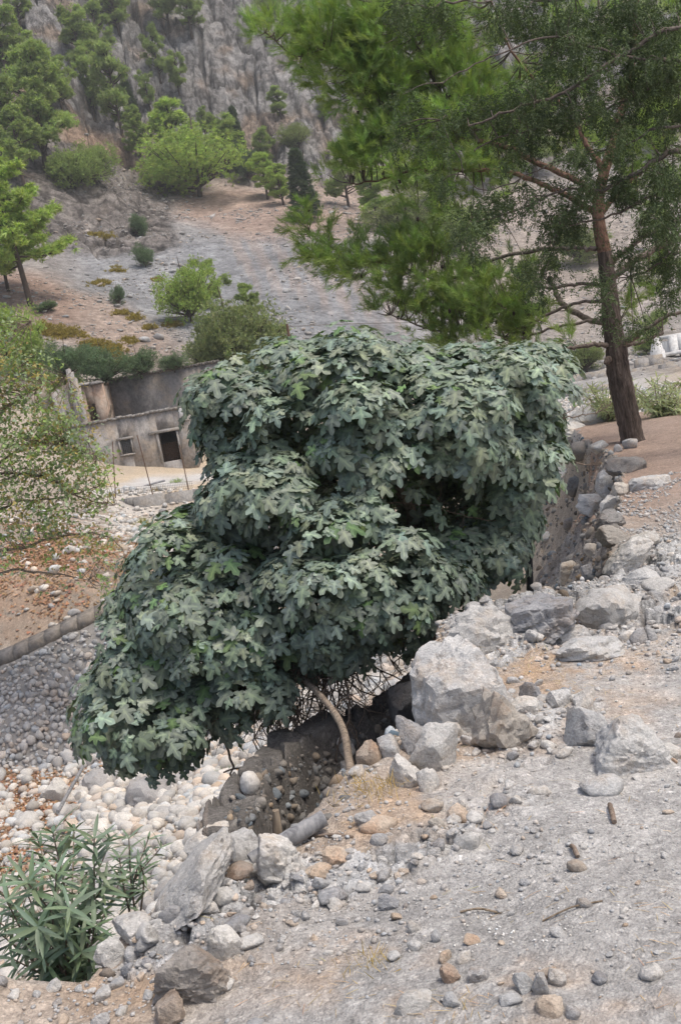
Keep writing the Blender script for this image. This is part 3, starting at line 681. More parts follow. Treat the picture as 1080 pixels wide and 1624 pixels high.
 (650, 1108, 70, 60, "dark brown block at the head of the shaded gully", M_DARK, 195, .98, 4, dict(base=7.2)),
 (92, 1258, 56, 38, "pale angular boulder on brown leaves in the riverbed beside the pole", M_COB, 197, .9, 4, {}),
 (232, 1262, 78, 48, "big smooth white boulder in the riverbed under the fig's lowest branch", M_COB, 199, .3, 4, {}),
 (158, 1240, 60, 34, "greyish white boulder between the pole and the fig branch", M_COB, 201, .5, 4, {}),
 (40, 1305, 46, 26, "whitish flat boulder on the leaf litter above the oleander", M_COB, 203, .7, 3, {}),
 (596, 1080, 34, 22, "egg shaped white boulder beyond the gully", M_COB, 205, .2, 3, {}),
 (395, 1240, 32, 28, "oval white cobble on the riverbed beside the gully wall", M_COB, 207, .2, 3, {}),
 (632, 1052, 44, 26, "brown grey rock beyond the head of the gully", M_CONG, 209, .9, 3, {}),
 (90, 1193, 34, 20, "pale yellow block on the leaves at the foot of the river wall", M_PALE, 211, .9, 3, {}),
 (455, 461, 14, 8, "upper of two lone boulders on the grey scree", M_LIME, 213, .9, 3, {}),
 (456, 489, 12, 9, "lower of two lone boulders on the grey scree", M_LIME, 215, .9, 3, {}),
 (228, 538, 20, 10, "flat rock on the pink slope above the bushes", M_LIME, 217, .9, 3, {}),
 (118, 972, 20, 12, "white rounded stone resting on the cap of the river wall", M_COB, 219, .4, 3, {}),
 (58, 937, 8, 10, "small upright white stone on the leafy bank", M_COB, 221, .4, 3, {}),
 (82, 962, 10, 9, "small white block on the leafy bank near the wall cap", M_COB, 223, .7, 3, {}),
]
for (px_, py_, w_, h_, lab, mat_, sd_, an_, sb_, kw) in RK:
    kw = dict(kw); add_rock(px_, py_, w_, h_, lab, mat_, sd_, an_, sb_, **kw)
# ---- scattered stones
def stuff_stones(name, pts, size, protos, cols, mat, flat=(.55, .85), sinkf=.25, kind="stuff", tilt=.5, smooth=True):
    mb = MB(); r = np.random.RandomState(len(pts))
    for i, (p, s) in enumerate(zip(pts, size)):
        V, F_ = protos[r.randint(len(protos))]
        hz = r.uniform(*flat); Vr = V * np.array([1, r.uniform(.6, .95), hz]) * s
        Vr = Vr @ rot_rand(r, tilt).T
        mb.add(Vr + np.array([p[0], p[1], p[2] + s * hz * (1 - 2 * sinkf)]), F_, cols[i])
    o = mb.build(name, mat, smooth=smooth); tag(o, kind=kind); return o
PR_A = [rock_shape(2, 300 + i, .95) for i in range(10)]; PR_R = [rock_shape(2, 330 + i, (.25, .6, .85)[i % 3]) for i in range(10)]
PR_A1 = [rock_shape(1, 350 + i, .9) for i in range(8)]; PR_R1 = [rock_shape(2, 370 + i, .3) for i in range(8)]
PR_A3 = [rock_shape(3, 400 + i, .97, .05) for i in range(9)]; PR_R3 = [rock_shape(3, 420 + i, (.2, .45, .75)[i % 3], .07) for i in range(9)]
def sample(n, smin, smax, alpha, y0, y1, cond, minpx=2.0, seed=0, u=.40, x0=None):
    """stones with a power-law size; each only as far out as it still shows"""
    r = np.random.RandomState(seed); t = r.rand(n)
    s = (smin ** (1 - alpha) + t * (smax ** (1 - alpha) - smin ** (1 - alpha))) ** (1 / (1 - alpha))
    y = np.sqrt(r.rand(n) * (y1 ** 2 - y0 ** 2) + y0 ** 2); x = r.uniform(-u, u, n) * y
    k = (s * 2 * FPX / y > minpx) & cond(x, y, r); x, y, s = x[k], y[k], s[k]
    z = HH(x, y); px, py, d = proj(np.stack([x, y, z], 1))
    k = (px > -60) & (px < 1140) & (py > -50) & (py < 1720)
    return np.stack([x, y, z], 1)[k], s[k]
def jitcols(r, n, base, sd=.12, warm=.5):
    v = 1 + r.normal(0, sd, (n, 1)); w = r.normal(0, sd * warm, (n, 1)); c = np.array(base) * v
    t = r.rand(n, 1) < .14; c = np.where(t, c * np.array((1.04, .93, .84)), c); t = r.rand(n, 1) < .16; c = np.where(t, c * np.array((.88, .92, .97)), c)
    return np.clip(c + np.concatenate([w, w * 0, -w], 1) * .5, .1, 1.6)
def on_ledge(x, y, r, e=.05): return sdist_poly(x, y, LEDGE) > e
def clump(x, y, r, sc, lo, hi, seed): return r.rand(len(x)) < np.clip((fbm(x / sc, y / sc, oct=3, seed=seed) - lo) / (hi - lo), .06, 1)
rr = np.random.RandomState(77)
# path: edge belt is stonier
def c_path(x, y, r):
    s = sdist_poly(x, y, LEDGE); tx = x / y
    belt = sst(1.3, .1, s) + sst(.14, .3, tx) * sst(4.5, 5.5, y) * .9
    return (s > .02) & (r.rand(len(x)) < np.clip(.26 + .9 * belt, 0, 1)) & clump(x, y, r, .5, -.25, .35, 81)
p, s = sample(110000, .0035, .034, 2.55, 2.4, 13, c_path, 1.6, 1)
big = np.argsort(-s * 2 / p[:, 1])[:220]; rest = np.setdiff1d(np.arange(len(s)), big)
stuff_stones("path_gravel", p[rest], s[rest], PR_A1, jitcols(rr, len(rest), (.95, .94, .93)), M_STUFF, smooth=False)
LAND = [(555, 1225, "the fig stem"), (460, 1330, "the grey log"), (735, 1100, "the largest boulder"), (1006, 1190, "the white veined boulder"), (820, 1475, "the white dust patch"), (1000, 695, "the pine trunk"), (870, 930, "the dark hollow"),
        (110, 1430, "the big oleander"), (300, 1555, "the undercut boulder"), (300, 1400, "the long pale slab"), (438, 1362, "the blocky boulder"), (850, 1575, "the bottom stone row"), (935, 1032, "the low streaked slab"), (757, 1000, "the pitted rim boulder"), (620, 1432, "the tilted bluish stone"), (700, 1290, "the tan lump on the path"), (1070, 1450, "the right border of the path"), (540, 1600, "the bottom border, middle"), (997, 880, "the long rim boulder"), (940, 1360, "the dark twig stub")]
LANDR = [(112, 1252, "the slim pole"), (232, 1262, "the big smooth white boulder"), (440, 1200, "the gully wall"), (60, 1330, "the oleander's top leaves"), (92, 1258, "the angular boulder beside the pole"), (60, 1225, "the foot of the river wall"), (596, 1080, "the egg shaped boulder"), (250, 1360, "the right side of the oleander"), (395, 1240, "the oval white cobble"), (500, 1120, "the bare fig twigs"), (10, 1400, "the left border"), (330, 1210, "the fig's lowest branch"), (640, 1050, "the head of the gully")]
ORD = "nearest,second nearest,third nearest,fourth nearest,fifth nearest,sixth nearest,seventh nearest,eighth nearest,ninth nearest,tenth nearest,eleventh nearest,twelfth nearest,thirteenth nearest,fourteenth nearest,fifteenth nearest,sixteenth nearest,seventeenth nearest,eighteenth nearest,nineteenth nearest,twentieth nearest".split(",")
def place_labels(items, land):                 # items: (object, wording, px, py): say which landmark each is by, and how near
    B_ = {}
    for o, wd, a, b in items:
        d = [math.hypot(a - q[0], (b - q[1]) * 1.3) for q in land]; k = int(np.argmin(d)); dx, dy = a - land[k][0], b - land[k][1]
        rel = ("right of" if dx > 0 else "left of") if abs(dx) > abs(dy) * 1.2 else ("in front of" if dy > 0 else "behind")
        if "border" in land[k][2]: rel = "by"
        B_.setdefault((wd, rel, k), []).append((d[k], o))
    for (wd, rel, k), L_ in B_.items():
        L_.sort(key=lambda t: t[0])
        for i, (dd, o) in enumerate(L_): o["label"] = "%s %s %s, %s to it" % (wd, rel, land[k][2], ORD[i] if i < len(ORD) else "%dth nearest" % (i + 1))
def inst_stones(idx, p, s, protos, mats, name, labelf, cat, group, sinkf=.3, seed=5, flat=(.4, .75)):
    r = np.random.RandomState(seed); ms = {}; items = []; qx, qy, _ = proj(p)
    for k, i in enumerate(idx):
        a = r.randint(len(protos)); mt = mats[r.choice(len(mats), p=None)]
        if (a, mt.name) not in ms:
            V, F_ = protos[a]; ms[(a, mt.name)] = new_mesh_obj(name, V, F_, mt, smooth=(cat == 'cobble'), fa={"tint": np.ones((len(F_), 3))}, link=False).data
        o = bpy.data.objects.new(name, ms[(a, mt.name)]); SC.collection.objects.link(o)
        hz = r.uniform(*flat); o.scale = (s[i], s[i] * r.uniform(.6, .95), s[i] * hz)
        o.rotation_euler = (r.uniform(-.35, .35), r.uniform(-.35, .35), r.uniform(0, 6.28))
        o.location = (p[i][0], p[i][1], p[i][2] + s[i] * hz * (1 - 2 * sinkf))
        tag(o, labelf(p[i], s[i], mt), cat, group); items.append((o, labelf(p[i], s[i], mt), qx[i], qy[i]))
    place_labels(items, LANDR if cat == 'cobble' else LAND)
def lab_path(p, s, mt):
    c = {"grey_limestone": "grey", "pale_limestone": "whitish", "tan_stone": "tan"}[mt.name]
    return "small %s stone" % c
inst_stones(big, p, s, PR_A3, [M_LIME, M_PALE, M_PALE, M_TAN], "path_stone", lab_path, "stone", "loose stones on the path", .3)
def c_rub(x, y, r): s = sdist_poly(x, y, LEDGE); return (s > -.12) & (outcrop(x, y, s) > .12) & (r.rand(len(x)) < .6 * np.clip(outcrop(x, y, s) * 2, 0, 1))
p, s = sample(16000, .008, .062, 2.3, 2.8, 10, c_rub, 3.5, 8)
big = np.argsort(-s / p[:, 1])[:150]; rest = np.setdiff1d(np.arange(len(s)), big)
stuff_stones("rim_rubble", p[rest], s[rest], PR_A, jitcols(rr, len(rest), (.98, .97, .95), .12), M_STUFF, (.4, .7), .35, smooth=False)
inst_stones(big, p, s, PR_A3, [M_LIME, M_PALE, M_PALE], "rubble_stone", lambda p, s, m: "%s rubble stone" % {"grey_limestone": "grey", "pale_limestone": "whitish"}[m.name], "stone", "rubble stones along the bank edge", .35, 9, (.45, .8))
# riverbed cobbles
def c_riv(x, y, r): return (sdist_poly(x, y, LEDGE) < -1.0) & (HH(x, y) < -3.0) & clump(x, y, r, 1.2, -.75, -.2, 83)
p, s = sample(60000, .022, .17, 2.7, 7, 19.5, c_riv, 3.6, 2)
px_, py_, _ = proj(p); lit = (px_ < 130) & (py_ < 1430) & (py_ > 1190); kill = lit & (rr.rand(len(s)) < .62); p, s = p[~kill], s[~kill]
vis = (px_[~kill] > 0) & (px_[~kill] < 700) & ~((px_[~kill] > 160) & (py_[~kill] < 1180) & (px_[~kill] < 480)); key = s * 2 / p[:, 1] * np.where(vis, 1, .3)
big = np.argsort(-key)[:290]; rest = np.setdiff1d(np.arange(len(s)), big)
stuff_stones("riverbed_cobbles", p[rest], s[rest], PR_R, jitcols(rr, len(rest), (1.16, 1.13, 1.08), .13), M_STUFF, (.6, .9), .22)
inst_stones(big, p, s, PR_R3, [M_COB], "river_cobble", lambda p, s, m: "pale riverbed cobble", "cobble", "larger cobbles of the dry riverbed", .28, 6, (.5, .8))
# distant river stones right and left of the pine, terrace rubble
def c_far(x, y, r):
    px, py, d = proj(np.stack([x, y, HH(x, y)], 1))
    return (((px > 840) & (py > 600) & (py < 720) & (y < 60)) | ((px > 185) & (px < 330) & (py > 775) & (py < 880)) | ((px < 240) & (py > 800) & (py < 1000) & (r.rand(len(x)) < .25))) & (sdist_poly(x, y, LEDGE) < -.3)
p, s = sample(24000, .05, .18, 2.6, 19, 60, c_far, 2.2, 3)
stuff_stones("distant_river_stones", p, s, PR_A1, jitcols(rr, len(s), (1.15, 1.12, 1.06), .14), M_STUFF, (.5, .9), .2)
# stones stuck in the eroded bank
def c_bank(x, y, r):
    s = sdist_poly(x, y, LEDGE); z = HH(x, y); px, py, d = proj(np.stack([x, y, z], 1)); return (s < .05) & (s > -2.6) & (z > -2.6) & (px > 150) & (r.rand(len(x)) < np.where((px > 820) & (py > 840), .25, np.where((s < -.25) & (y < 8), .2, .8)))
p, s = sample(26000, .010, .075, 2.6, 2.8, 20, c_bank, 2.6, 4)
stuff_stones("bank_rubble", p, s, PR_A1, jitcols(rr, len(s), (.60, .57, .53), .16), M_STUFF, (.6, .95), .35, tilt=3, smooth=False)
# stones bedded in the steep faces, picked over the faces themselves
def in_poly(a, b, poly): return sdist_poly(a, b, np.array(poly, float)) > 0
def face_stones(name, poly, n, smin, smax, ymax, cols, seed):
    r = np.random.RandomState(seed); q = np.array(poly, float); a = r.uniform(q[:, 0].min(), q[:, 0].max(), n); b = r.uniform(q[:, 1].min(), q[:, 1].max(), n); k = in_poly(a, b, poly); g = hits(a[k], b[k]); g = g[(g[:, 1] < ymax) & (sdist_poly(g[:, 0], g[:, 1], LEDGE) < .12)]
    t = r.rand(len(g)); s = smin + (smax - smin) * t ** 3.5; stuff_stones(name, g - np.stack([s * 0, -s * .25, s * .4], 1), s, PR_A, jitcols(r, len(g), cols, .18), M_STUFF, (.55, .9), .35, tilt=3, smooth=False)
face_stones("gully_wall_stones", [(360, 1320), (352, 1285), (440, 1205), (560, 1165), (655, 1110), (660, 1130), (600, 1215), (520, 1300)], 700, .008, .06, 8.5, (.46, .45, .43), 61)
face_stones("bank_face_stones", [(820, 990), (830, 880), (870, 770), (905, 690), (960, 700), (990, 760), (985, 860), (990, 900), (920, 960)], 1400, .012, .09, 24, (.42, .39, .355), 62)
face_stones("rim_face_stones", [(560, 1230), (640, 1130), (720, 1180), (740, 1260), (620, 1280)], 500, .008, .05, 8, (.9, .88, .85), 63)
# hillside scree stones
def c_hill(x, y, r): return clump(x, y, r, 7, -.1, .5, 87)
p, s = sample(60000, .08, .5, 3.4, 66, 165, c_hill, 2.0, 6)
stuff_stones("scree_blocks", p, s, PR_A1, jitcols(rr, len(s), (.88, .85, .82), .10), M_STUFF, (.3, .5), .35)
# ------------------------------------------------------------------ foliage helpers
def leaf_mat(name, top, back, vein=None, rough=.55, trans=.25, varia=.18):
    mt, n, l, b, o = node_mat(name)
    t = attr(n, "tint"); g = n.new("ShaderNodeNewGeometry")
    c = mix(n, l, top, back, g.outputs["Backfacing"])
    gp = geo_pos(n, l); f = noise(n, l, gp, 9, 4, .6)
    c = mix(n, l, c, ramp(n, l, f, [(.3, 1 - varia), (.7, 1 + varia)]), 1.0, 'MULTIPLY')
    c = mix(n, l, c, t, 1.0, 'MULTIPLY')
    if vein: c = mix(n, l, c, mix(n, l, c, (1.5, 1.5, 1.3), 1.0, 'MULTIPLY'), ramp(n, l, attr(n, "rib", "Fac"), [(.62, 0), (.95, 1)]))
    l.new(c, b.inputs["Base Color"]); b.inputs["Roughness"].default_value = rough; b.inputs["Specular IOR Level"].default_value = .3
    if trans:
        tr = n.new("ShaderNodeBsdfTranslucent"); l.new(mix(n, l, c, (1.0, 1.15, .45), 1.0, 'MULTIPLY'), tr.inputs[0])
        ms = n.new("ShaderNodeMixShader"); ms.inputs[0].default_value = trans
        l.new(b.outputs[0], ms.inputs[1]); l.new(tr.outputs[0], ms.inputs[2]); l.new(ms.outputs[0], o.inputs[0])
    return mt
def bark_mat(name, c1, c2, c3, scale=(8, 8, 1.2), s=4, bs=1.0, bd=.03):
    mt, n, l, b, o = node_mat(name)
    v = coords(n, l, "Object", scale); f = noise(n, l, v, s, 7, .65, .4); f2 = noise(n, l, geo_pos(n, l), 2.5, 3, .5); t = attr(n, "tint")
    c = ramp(n, l, f, [(.33, c1), (.5, c2), (.68, c3)]); c = mix(n, l, c, ramp(n, l, f2, [(.3, .75), (.7, 1.2)]), .7, 'MULTIPLY'); c = mix(n, l, c, t, 1.0, 'MULTIPLY')
    l.new(c, b.inputs["Base Color"]); b.inputs["Roughness"].default_value = .95
    bump(n, l, b, f, bs, bd); return mt
M_FIGBARK = bark_mat("fig_bark", (.10, .08, .06), (.24, .19, .145), (.36, .30, .235), (3, 3, 3), 12, .6, .01)
M_TWIG = bark_mat("dead_twig", (.10, .075, .055), (.20, .15, .115), (.33, .27, .22), (4, 4, 4), 10, .3, .004)
def frames(nrm, tip):
    z = nrm / (np.linalg.norm(nrm, axis=1)[:, None] + 1e-9)
    y = tip - z * (tip * z).sum(1)[:, None]; y /= np.linalg.norm(y, axis=1)[:, None] + 1e-9
    return np.cross(y, z), y, z
def leaves(V0, F0, pos, nrm, tip, size):
    """copies of a leaf (x side, y along, z normal) at many places -> V, F"""
    X, Y, Z = frames(nrm, tip); s = size[:, None, None]
    V = pos[:, None, :] + s * (V0[None, :, 0:1] * X[:, None] + V0[None, :, 1:2] * Y[:, None] + V0[None, :, 2:3] * Z[:, None])
    F_ = F0[None] + (np.arange(len(pos)) * len(V0))[:, None, None]
    return V.reshape(-1, 3), F_.reshape(-1, F0.shape[1])
def fig_leaf(seed):
    r = np.random.RandomState(seed); out = []
    half = [(0.0, .0), (.10, -.05), (.22, -.03), (.33, .03), (.30, .12), (.15, .21), (.29, .24), (.42, .34), (.49, .50), (.46, .56), (.33, .52), (.125, .42), (.15, .56), (.20, .70), (.185, .84), (.09, .96), (0, 1.03)]
    k = r.uniform(.88, 1.12); lob = r.uniform(.85, 1.15)
    half = [(x * k * (lob if .3 < abs(x) else 1) + (r.uniform(-.015, .015) if x else 0), y + r.uniform(-.012, .012)) for x, y in half]
    outl = half + [(-x * r.uniform(.9, 1.1), y + r.uniform(-.015, .015)) for x, y in half[-2:0:-1]]
    mid = [(0, .12), (0, .35), (0, .55), (0, .78)]
    V = np.array(outl + mid); nO = len(outl); F_ = []
    def near(y): return nO + int(np.argmin([abs(mid[q][1] - y) for q in range(4)]))
    for i in range(nO):
        j = (i + 1) % nO; a = near((outl[i][1]) * .95); b_ = near((outl[j][1]) * .95)
        F_.append((i, j, a))
        if a != b_: F_.append((j, b_, a))
    x, y = V[:, 0], V[:, 1]
    z = .16 * np.abs(x) ** 1.2 - .30 * (y ** 2) * r.uniform(.5, 1.2) - .55 * x ** 2 + r.uniform(-.1, .1) * x + .02 * r.normal(size=len(x)) + .035 * np.cos(y * 12) * (np.abs(x) > .1)
    V = np.stack([x, y, z], 1)
    F_ = np.array(F_); a = V[F_]; nz = np.cross(a[:, 1] - a[:, 0], a[:, 2] - a[:, 0])[:, 2]
    F_[nz < 0] = F_[nz < 0][:, ::-1]
    return V, F_
FIGL = [fig_leaf(k) for k in range(6)]
M_FIG = leaf_mat("fig_leaf", (.200, .246, .196), (.26, .32, .225), trans=.10, rough=.5, vein=True)
# fig crown as soft masses: (px, py, distance, radius x, radius y in photo px, depth radius m)
FIGE = [(610, 680, 8.3, 250, 145, 1.1), (760, 650, 8.6, 130, 100, .9), (790, 730, 8.6, 95, 140, .8), (745, 850, 8.5, 105, 85, .7), (400, 650, 8.4, 95, 95, .8),
        (440, 770, 8.0, 125, 110, .8), (560, 800, 8.0, 130, 110, .8), (560, 910, 7.5, 135, 100, .75), (640, 930, 7.7, 80, 85, .6), (300, 930, 7.9, 120, 120, .8),
        (380, 990, 7.7, 130, 130, .7), (240, 1040, 7.8, 105, 120, .7), (205, 1130, 7.7, 85, 85, .6), (270, 1120, 7.5, 110, 90, .6), (380, 1100, 7.6, 80, 75, .5), (500, 980, 7.6, 110, 80, .6), (850, 610, 8.7, 60, 60, .5), (690, 600, 8.5, 120, 65, .8), (425, 595, 8.5, 95, 50, .6), (355, 612, 8.4, 52, 45, .5), (480, 600, 8.5, 110, 70, .8)]
FIGP = np.array([(296, 610), (330, 575), (360, 562), (400, 562), (440, 545), (480, 532), (540, 520), (590, 522), (650, 540), (700, 548), (760, 540), (800, 548), (850, 540), (905, 548), (905, 590), (893, 640), (905, 690), (880, 740), (862, 800),
                 (845, 870), (815, 905), (770, 925), (740, 960), (705, 980), (690, 1010), (640, 1018), (600, 1030), (560, 1060), (500, 1062), (452, 1080), (440, 1130), (400, 1165), (375, 1190), (330, 1185), (295, 1205), (262, 1225), (250, 1262), (215, 1245), (160, 1210),
                 (118, 1180), (108, 1140), (130, 1100), (150, 1040), (165, 985), (190, 920), (215, 870), (255, 830), (300, 800), (330, 770), (312, 720), (300, 660)], float)
def make_fig():
    r = np.random.RandomState(21)
    cen = np.array([P(a, b, y) for a, b, y, *_ in FIGE]); mp = np.array([e[2] / FPX for e in FIGE])
    rad = np.array([(e[3] * e[2] / FPX, e[5], e[4] * e[2] / FPX) for e in FIGE])
    def field(p):                                  # >0 inside
        d = np.stack([1 - np.sqrt((((p - c) / q) ** 2).sum(1)) for c, q in zip(cen, rad)], 1); return d.max(1), d.argmax(1)
    def shell(n, lo, hi):
        k = r.choice(len(cen), n, p=(rad.prod(1) ** .67) / (rad.prod(1) ** .67).sum()); v = r.normal(size=(n, 3)); v /= np.linalg.norm(v, axis=1)[:, None]
        p = cen[k] + rad[k] * v; f, j = field(p); nn = v / rad[k]; nn /= np.linalg.norm(nn, axis=1)[:, None]
        ok = f < .10; p, nn = p[ok], nn[ok]; p = p - nn * r.uniform(lo, hi, (len(p), 1))
        a, b, d = proj(p); ok = sdist_poly(a, b, FIGP) > 4; return p[ok], nn[ok]
    # boughs: clump centres over the shell
    cp, cn = shell(3600, -.06, .20); keep = []
    for i in range(len(cp)):
        if fbm(cp[i:i+1, 0] / .42, cp[i:i+1, 2] / .34, cp[i:i+1, 1] / .4, oct=2, seed=91)[0] < -.40: continue
        if all(np.sum((cp[i] - cp[j]) ** 2) > .235 ** 2 for j in keep): keep.append(i)
    cp, cn = cp[keep], cn[keep]
    # shoots with a rosette of leaves
    sp, sn = [], []
    for c, n_ in zip(cp, cn):
        up = np.array([0, -.12, 1.0]); ax = n_ * .75 + up * .65 + r.normal(size=3) * .15; ax /= np.linalg.norm(ax)
        m = r.randint(11, 18); R0 = r.uniform(.15, .25)
        for q in range(m):
            v = r.normal(size=3); v /= np.linalg.norm(v)
            if v @ ax < -.1: v = v - 2 * (v @ ax) * ax
            sp.append(c + v * R0 * r.uniform(.55, 1.0) * np.array([1.15, 1.0, .85])); sn.append(v * .55 + ax * .6 + n_ * .2)
    sp, sn = np.array(sp), np.array(sn)
    ip, inn = shell(2600, .22, .6); sp = np.vstack([sp, ip]); sn = np.vstack([sn, inn]); depthk = np.r_[np.zeros(len(sp) - len(ip)), np.ones(len(ip))]
    a, b, d = proj(sp); ok = sdist_poly(a, b, FIGP) > 9 - 30 * r.rand(len(a)) ** 3
    # dark gap in the middle right where the crown is open
    gap = ((a - 690) / 95) ** 2 + ((b - 790) / 62) ** 2 < 1; ok &= ~(gap & (d < 8.35) & (r.rand(len(a)) < .93))
    sp, sn, depthk = sp[ok], sn[ok], depthk[ok]; sn /= np.linalg.norm(sn, axis=1)[:, None]
    pos, nrm, tip, sz, tint = [], [], [], [], []
    yellow = [P(700, 800, 8.3), P(745, 885, 8.1), P(610, 745, 8.1), P(590, 760, 8.2), P(615, 790, 8.25)]
    b_dep = depthk
    for k in range(len(sp)):
        z = sn[k]; x = np.cross(z, (0, 0, 1.0)); x /= np.linalg.norm(x) + 1e-9; y = np.cross(z, x); m = r.randint(4, 8); a0 = r.uniform(0, 6.28)
        fresh = r.rand() < .10; dy = min(np.linalg.norm(sp[k] - q) for q in yellow)
        for q in range(m):
            an = a0 + q * 2.4 + r.uniform(-.3, .3); rd = math.cos(an) * x + math.sin(an) * y
            el = r.uniform(-.15, .55); pet = r.uniform(.03, .07)
            t = rd * math.cos(el) + z * math.sin(el) * .6 + np.array([0, 0, -.32 - .25 * r.rand()]); nn = z * .9 + np.array([0, -.10, .42]) + rd * .25 + r.normal(size=3) * .17
            pos.append(sp[k] + rd * pet); tip.append(t); nrm.append(nn); sz.append(r.uniform(.066, .138) * (.62 if q > 4 else 1) * (.8 if b_dep[k] else 1))
            v = r.uniform(.70, 1.20); c = np.array([v * r.uniform(.90, 1.10), v, v * r.uniform(.86, 1.08)])
            if fresh and q < 3 or r.rand() < .003: c = c * np.array([.70, .86, .48])
            if r.rand() < .16: c *= 1.16
            if dy < .13 and r.rand() < .75: c = np.array([1.25, 1.35, .25])
            if r.rand() < .0008: c = np.array([.9, .55, .25])
            tint.append(c)
    pos, nrm, tip, sz, tint = map(np.array, (pos, nrm, tip, sz, tint)); var = r.randint(0, len(FIGL), len(pos))
    base = hit(556, 1222); root = empty("fig_tree", base, "large spreading fig bush with grey green lobed leaves growing from the bank over the riverbed", "fig bush")
    V, Fs, C, RB = [], [], [], []; off = 0
    for k, (V0, F0) in enumerate(FIGL):
        m = var == k; v, f = leaves(V0, F0, pos[m], nrm[m], tip[m], sz[m]); rb = (np.arange(len(V0)) >= len(V0) - 4).astype(float); RB.append(np.repeat(np.tile(rb, m.sum())[:, None], 3, 1)); V.append(v); Fs.append(f + off); off += len(v); C.append(np.repeat(tint[m], len(F0), 0))
    o = new_mesh_obj("crown", np.concatenate(V) - base, np.concatenate(Fs), M_FIG, root, True, {"tint": np.concatenate(C), "rib": np.concatenate(RB)})
    # stem seen below the crown, then limbs through the crown
    st = MB(); pts = np.array([P(557, 1240, base[1]), P(553, 1205, 5.65), P(545, 1160, 6.1), P(530, 1130, 6.5), P(505, 1100, 6.9), P(480, 1075, 7.3), P(455, 1040, 7.7)])
    pts[0] = base - np.array([0, 0, .1]); st.tube(smooth_path(pts, 5) - base, np.linspace(.024, .019, 31), 9, rough=.08)
    st.build("stem", M_FIGBARK, root, True)
    # root collar over the hidden side of the gully and main limbs
    hub = P(700, 1010, 8.2); h0 = np.array([hub[0], hub[1], HH(hub[0], hub[1]) - .1])
    tr = MB(); tr.tube(smooth_path([h0 - base, h0 + (0, .05, .5) - base, P(690, 960, 8.3) - base, P(660, 900, 8.3) - base], 4), np.linspace(.11, .07, 13), 10, rough=.08)
    tr.build("trunk", M_FIGBARK, root, True)
    for tgt, mid, w in (((450, 1040), (590, 1010), 7.8), ((260, 1080), (430, 1060), 7.8), ((420, 780), (560, 880), 8.2), ((600, 620), (640, 780), 8.5), ((820, 640), (740, 800), 8.7), ((760, 860), (730, 930), 8.5), ((330, 950), (480, 1000), 8.0)):
        tb = MB(); P0 = P(680, 960, 8.3); q = smooth_path([P0, P(mid[0], mid[1], (w + 8.2) / 2), P(tgt[0], tgt[1], w)], 6) - base
        q[1:-1] += r.normal(size=(len(q) - 2, 3)) * .015; tb.tube(q, np.linspace(.055, .014, len(q)), 7, rough=.06); tb.build("limb", M_FIGBARK, root, True)
    # bare hanging twigs under the crown
    tw = MB()
    def twig(p, d, L, rad, lev=0, grav=.5):
        n = 6; pts = [p]; dd = np.array(d, float)
        for i in range(n):
            dd = dd + r.normal(size=3) * .28 + np.array([0, 0, -.10 * grav]); dd /= np.linalg.norm(dd); pts.append(pts[-1] + dd * L / n)
        tw.tube(np.array(pts) - base, np.linspace(rad, rad * .45, n + 1), 5, cap=False)
        if lev < 2:
            for i in range(r.randint(1, 4)): twig(pts[r.randint(1, n)], dd + r.normal(size=3) * .8, L * .5, rad * .6, lev + 1, grav)
    for k in range(85):
        a = r.uniform(385, 560); b = 1015 + r.uniform(0, 90) - (a - 430) * .1; twig(P(a, b, r.uniform(7.2, 7.9)), (r.uniform(-.5, .4), 0, -1), r.uniform(.3, .85), r.uniform(.004, .009))
    for k in range(26):
        twig(P(r.uniform(590, 700), r.uniform(985, 1020), r.uniform(7.7, 8.4)), (r.uniform(-.7, .3), 0, -.7), r.uniform(.15, .38), r.uniform(.004, .008))
    for (a, b, y, c, d, y2) in ((470, 1040, 7.4, 430, 1180, 7.6), (520, 1030, 7.5, 490, 1110, 7.3), (350, 1160, 7.5, 365, 1290, 7.5), (440, 1195, 7.5, 355, 1225, 7.6), (455, 1080, 7.4, 438, 1200, 7.5)):
        q = smooth_path([P(a, b, y), P((a + c) / 2 + 14, (b + d) / 2, y), P(c, d, y2)], 6); q[1:-1] += r.normal(size=(len(q) - 2, 3)) * .012; tw.tube(q - base, np.linspace(.011, .006, len(q)), 6, cap=False)
    # pale dead branches in the gap and at the right edge
    for pl, y, rad in (([(600, 800), (650, 798), (710, 810), (760, 824), (810, 826)], 7.95, .006), ([(650, 798), (672, 762), (690, 756)], 7.95, .004), ([(690, 806), (700, 780), (690, 750)], 7.95, .004),
                       ([(735, 818), (728, 850), (745, 862)], 7.95, .004), ([(710, 810), (692, 840), (700, 855)], 7.95, .0035), ([(880, 665), (915, 660), (945, 655), (968, 640)], 8.6, .006), ([(880, 670), (905, 650), (928, 632)], 8.6, .004),
                       ([(915, 660), (925, 672)], 8.6, .003), ([(945, 655), (955, 640)], 8.6, .003), ([(870, 722), (905, 730), (930, 738), (952, 732)], 8.6, .006), ([(930, 738), (938, 752), (945, 758)], 8.6, .003), ([(850, 790), (885, 805)], 8.5, .004), ([(840, 800), (850, 830), (862, 842)], 8.5, .003)):
        q = smooth_path([P(a, b, y) for a, b in pl], 5); q[1:-1] += r.normal(size=(len(q) - 2, 3)) * .005; tw.tube(q - base, np.linspace(rad, rad * .5, len(q)), 5, cap=False)
        for j in range(3): k = r.randint(1, len(q) - 1); twig(q[k], r.normal(size=3), .10, rad * .5, 1, 0)
    tw.build("bare_twigs", M_TWIG, root, True)
    print("fig leaves", len(pos))
make_fig()
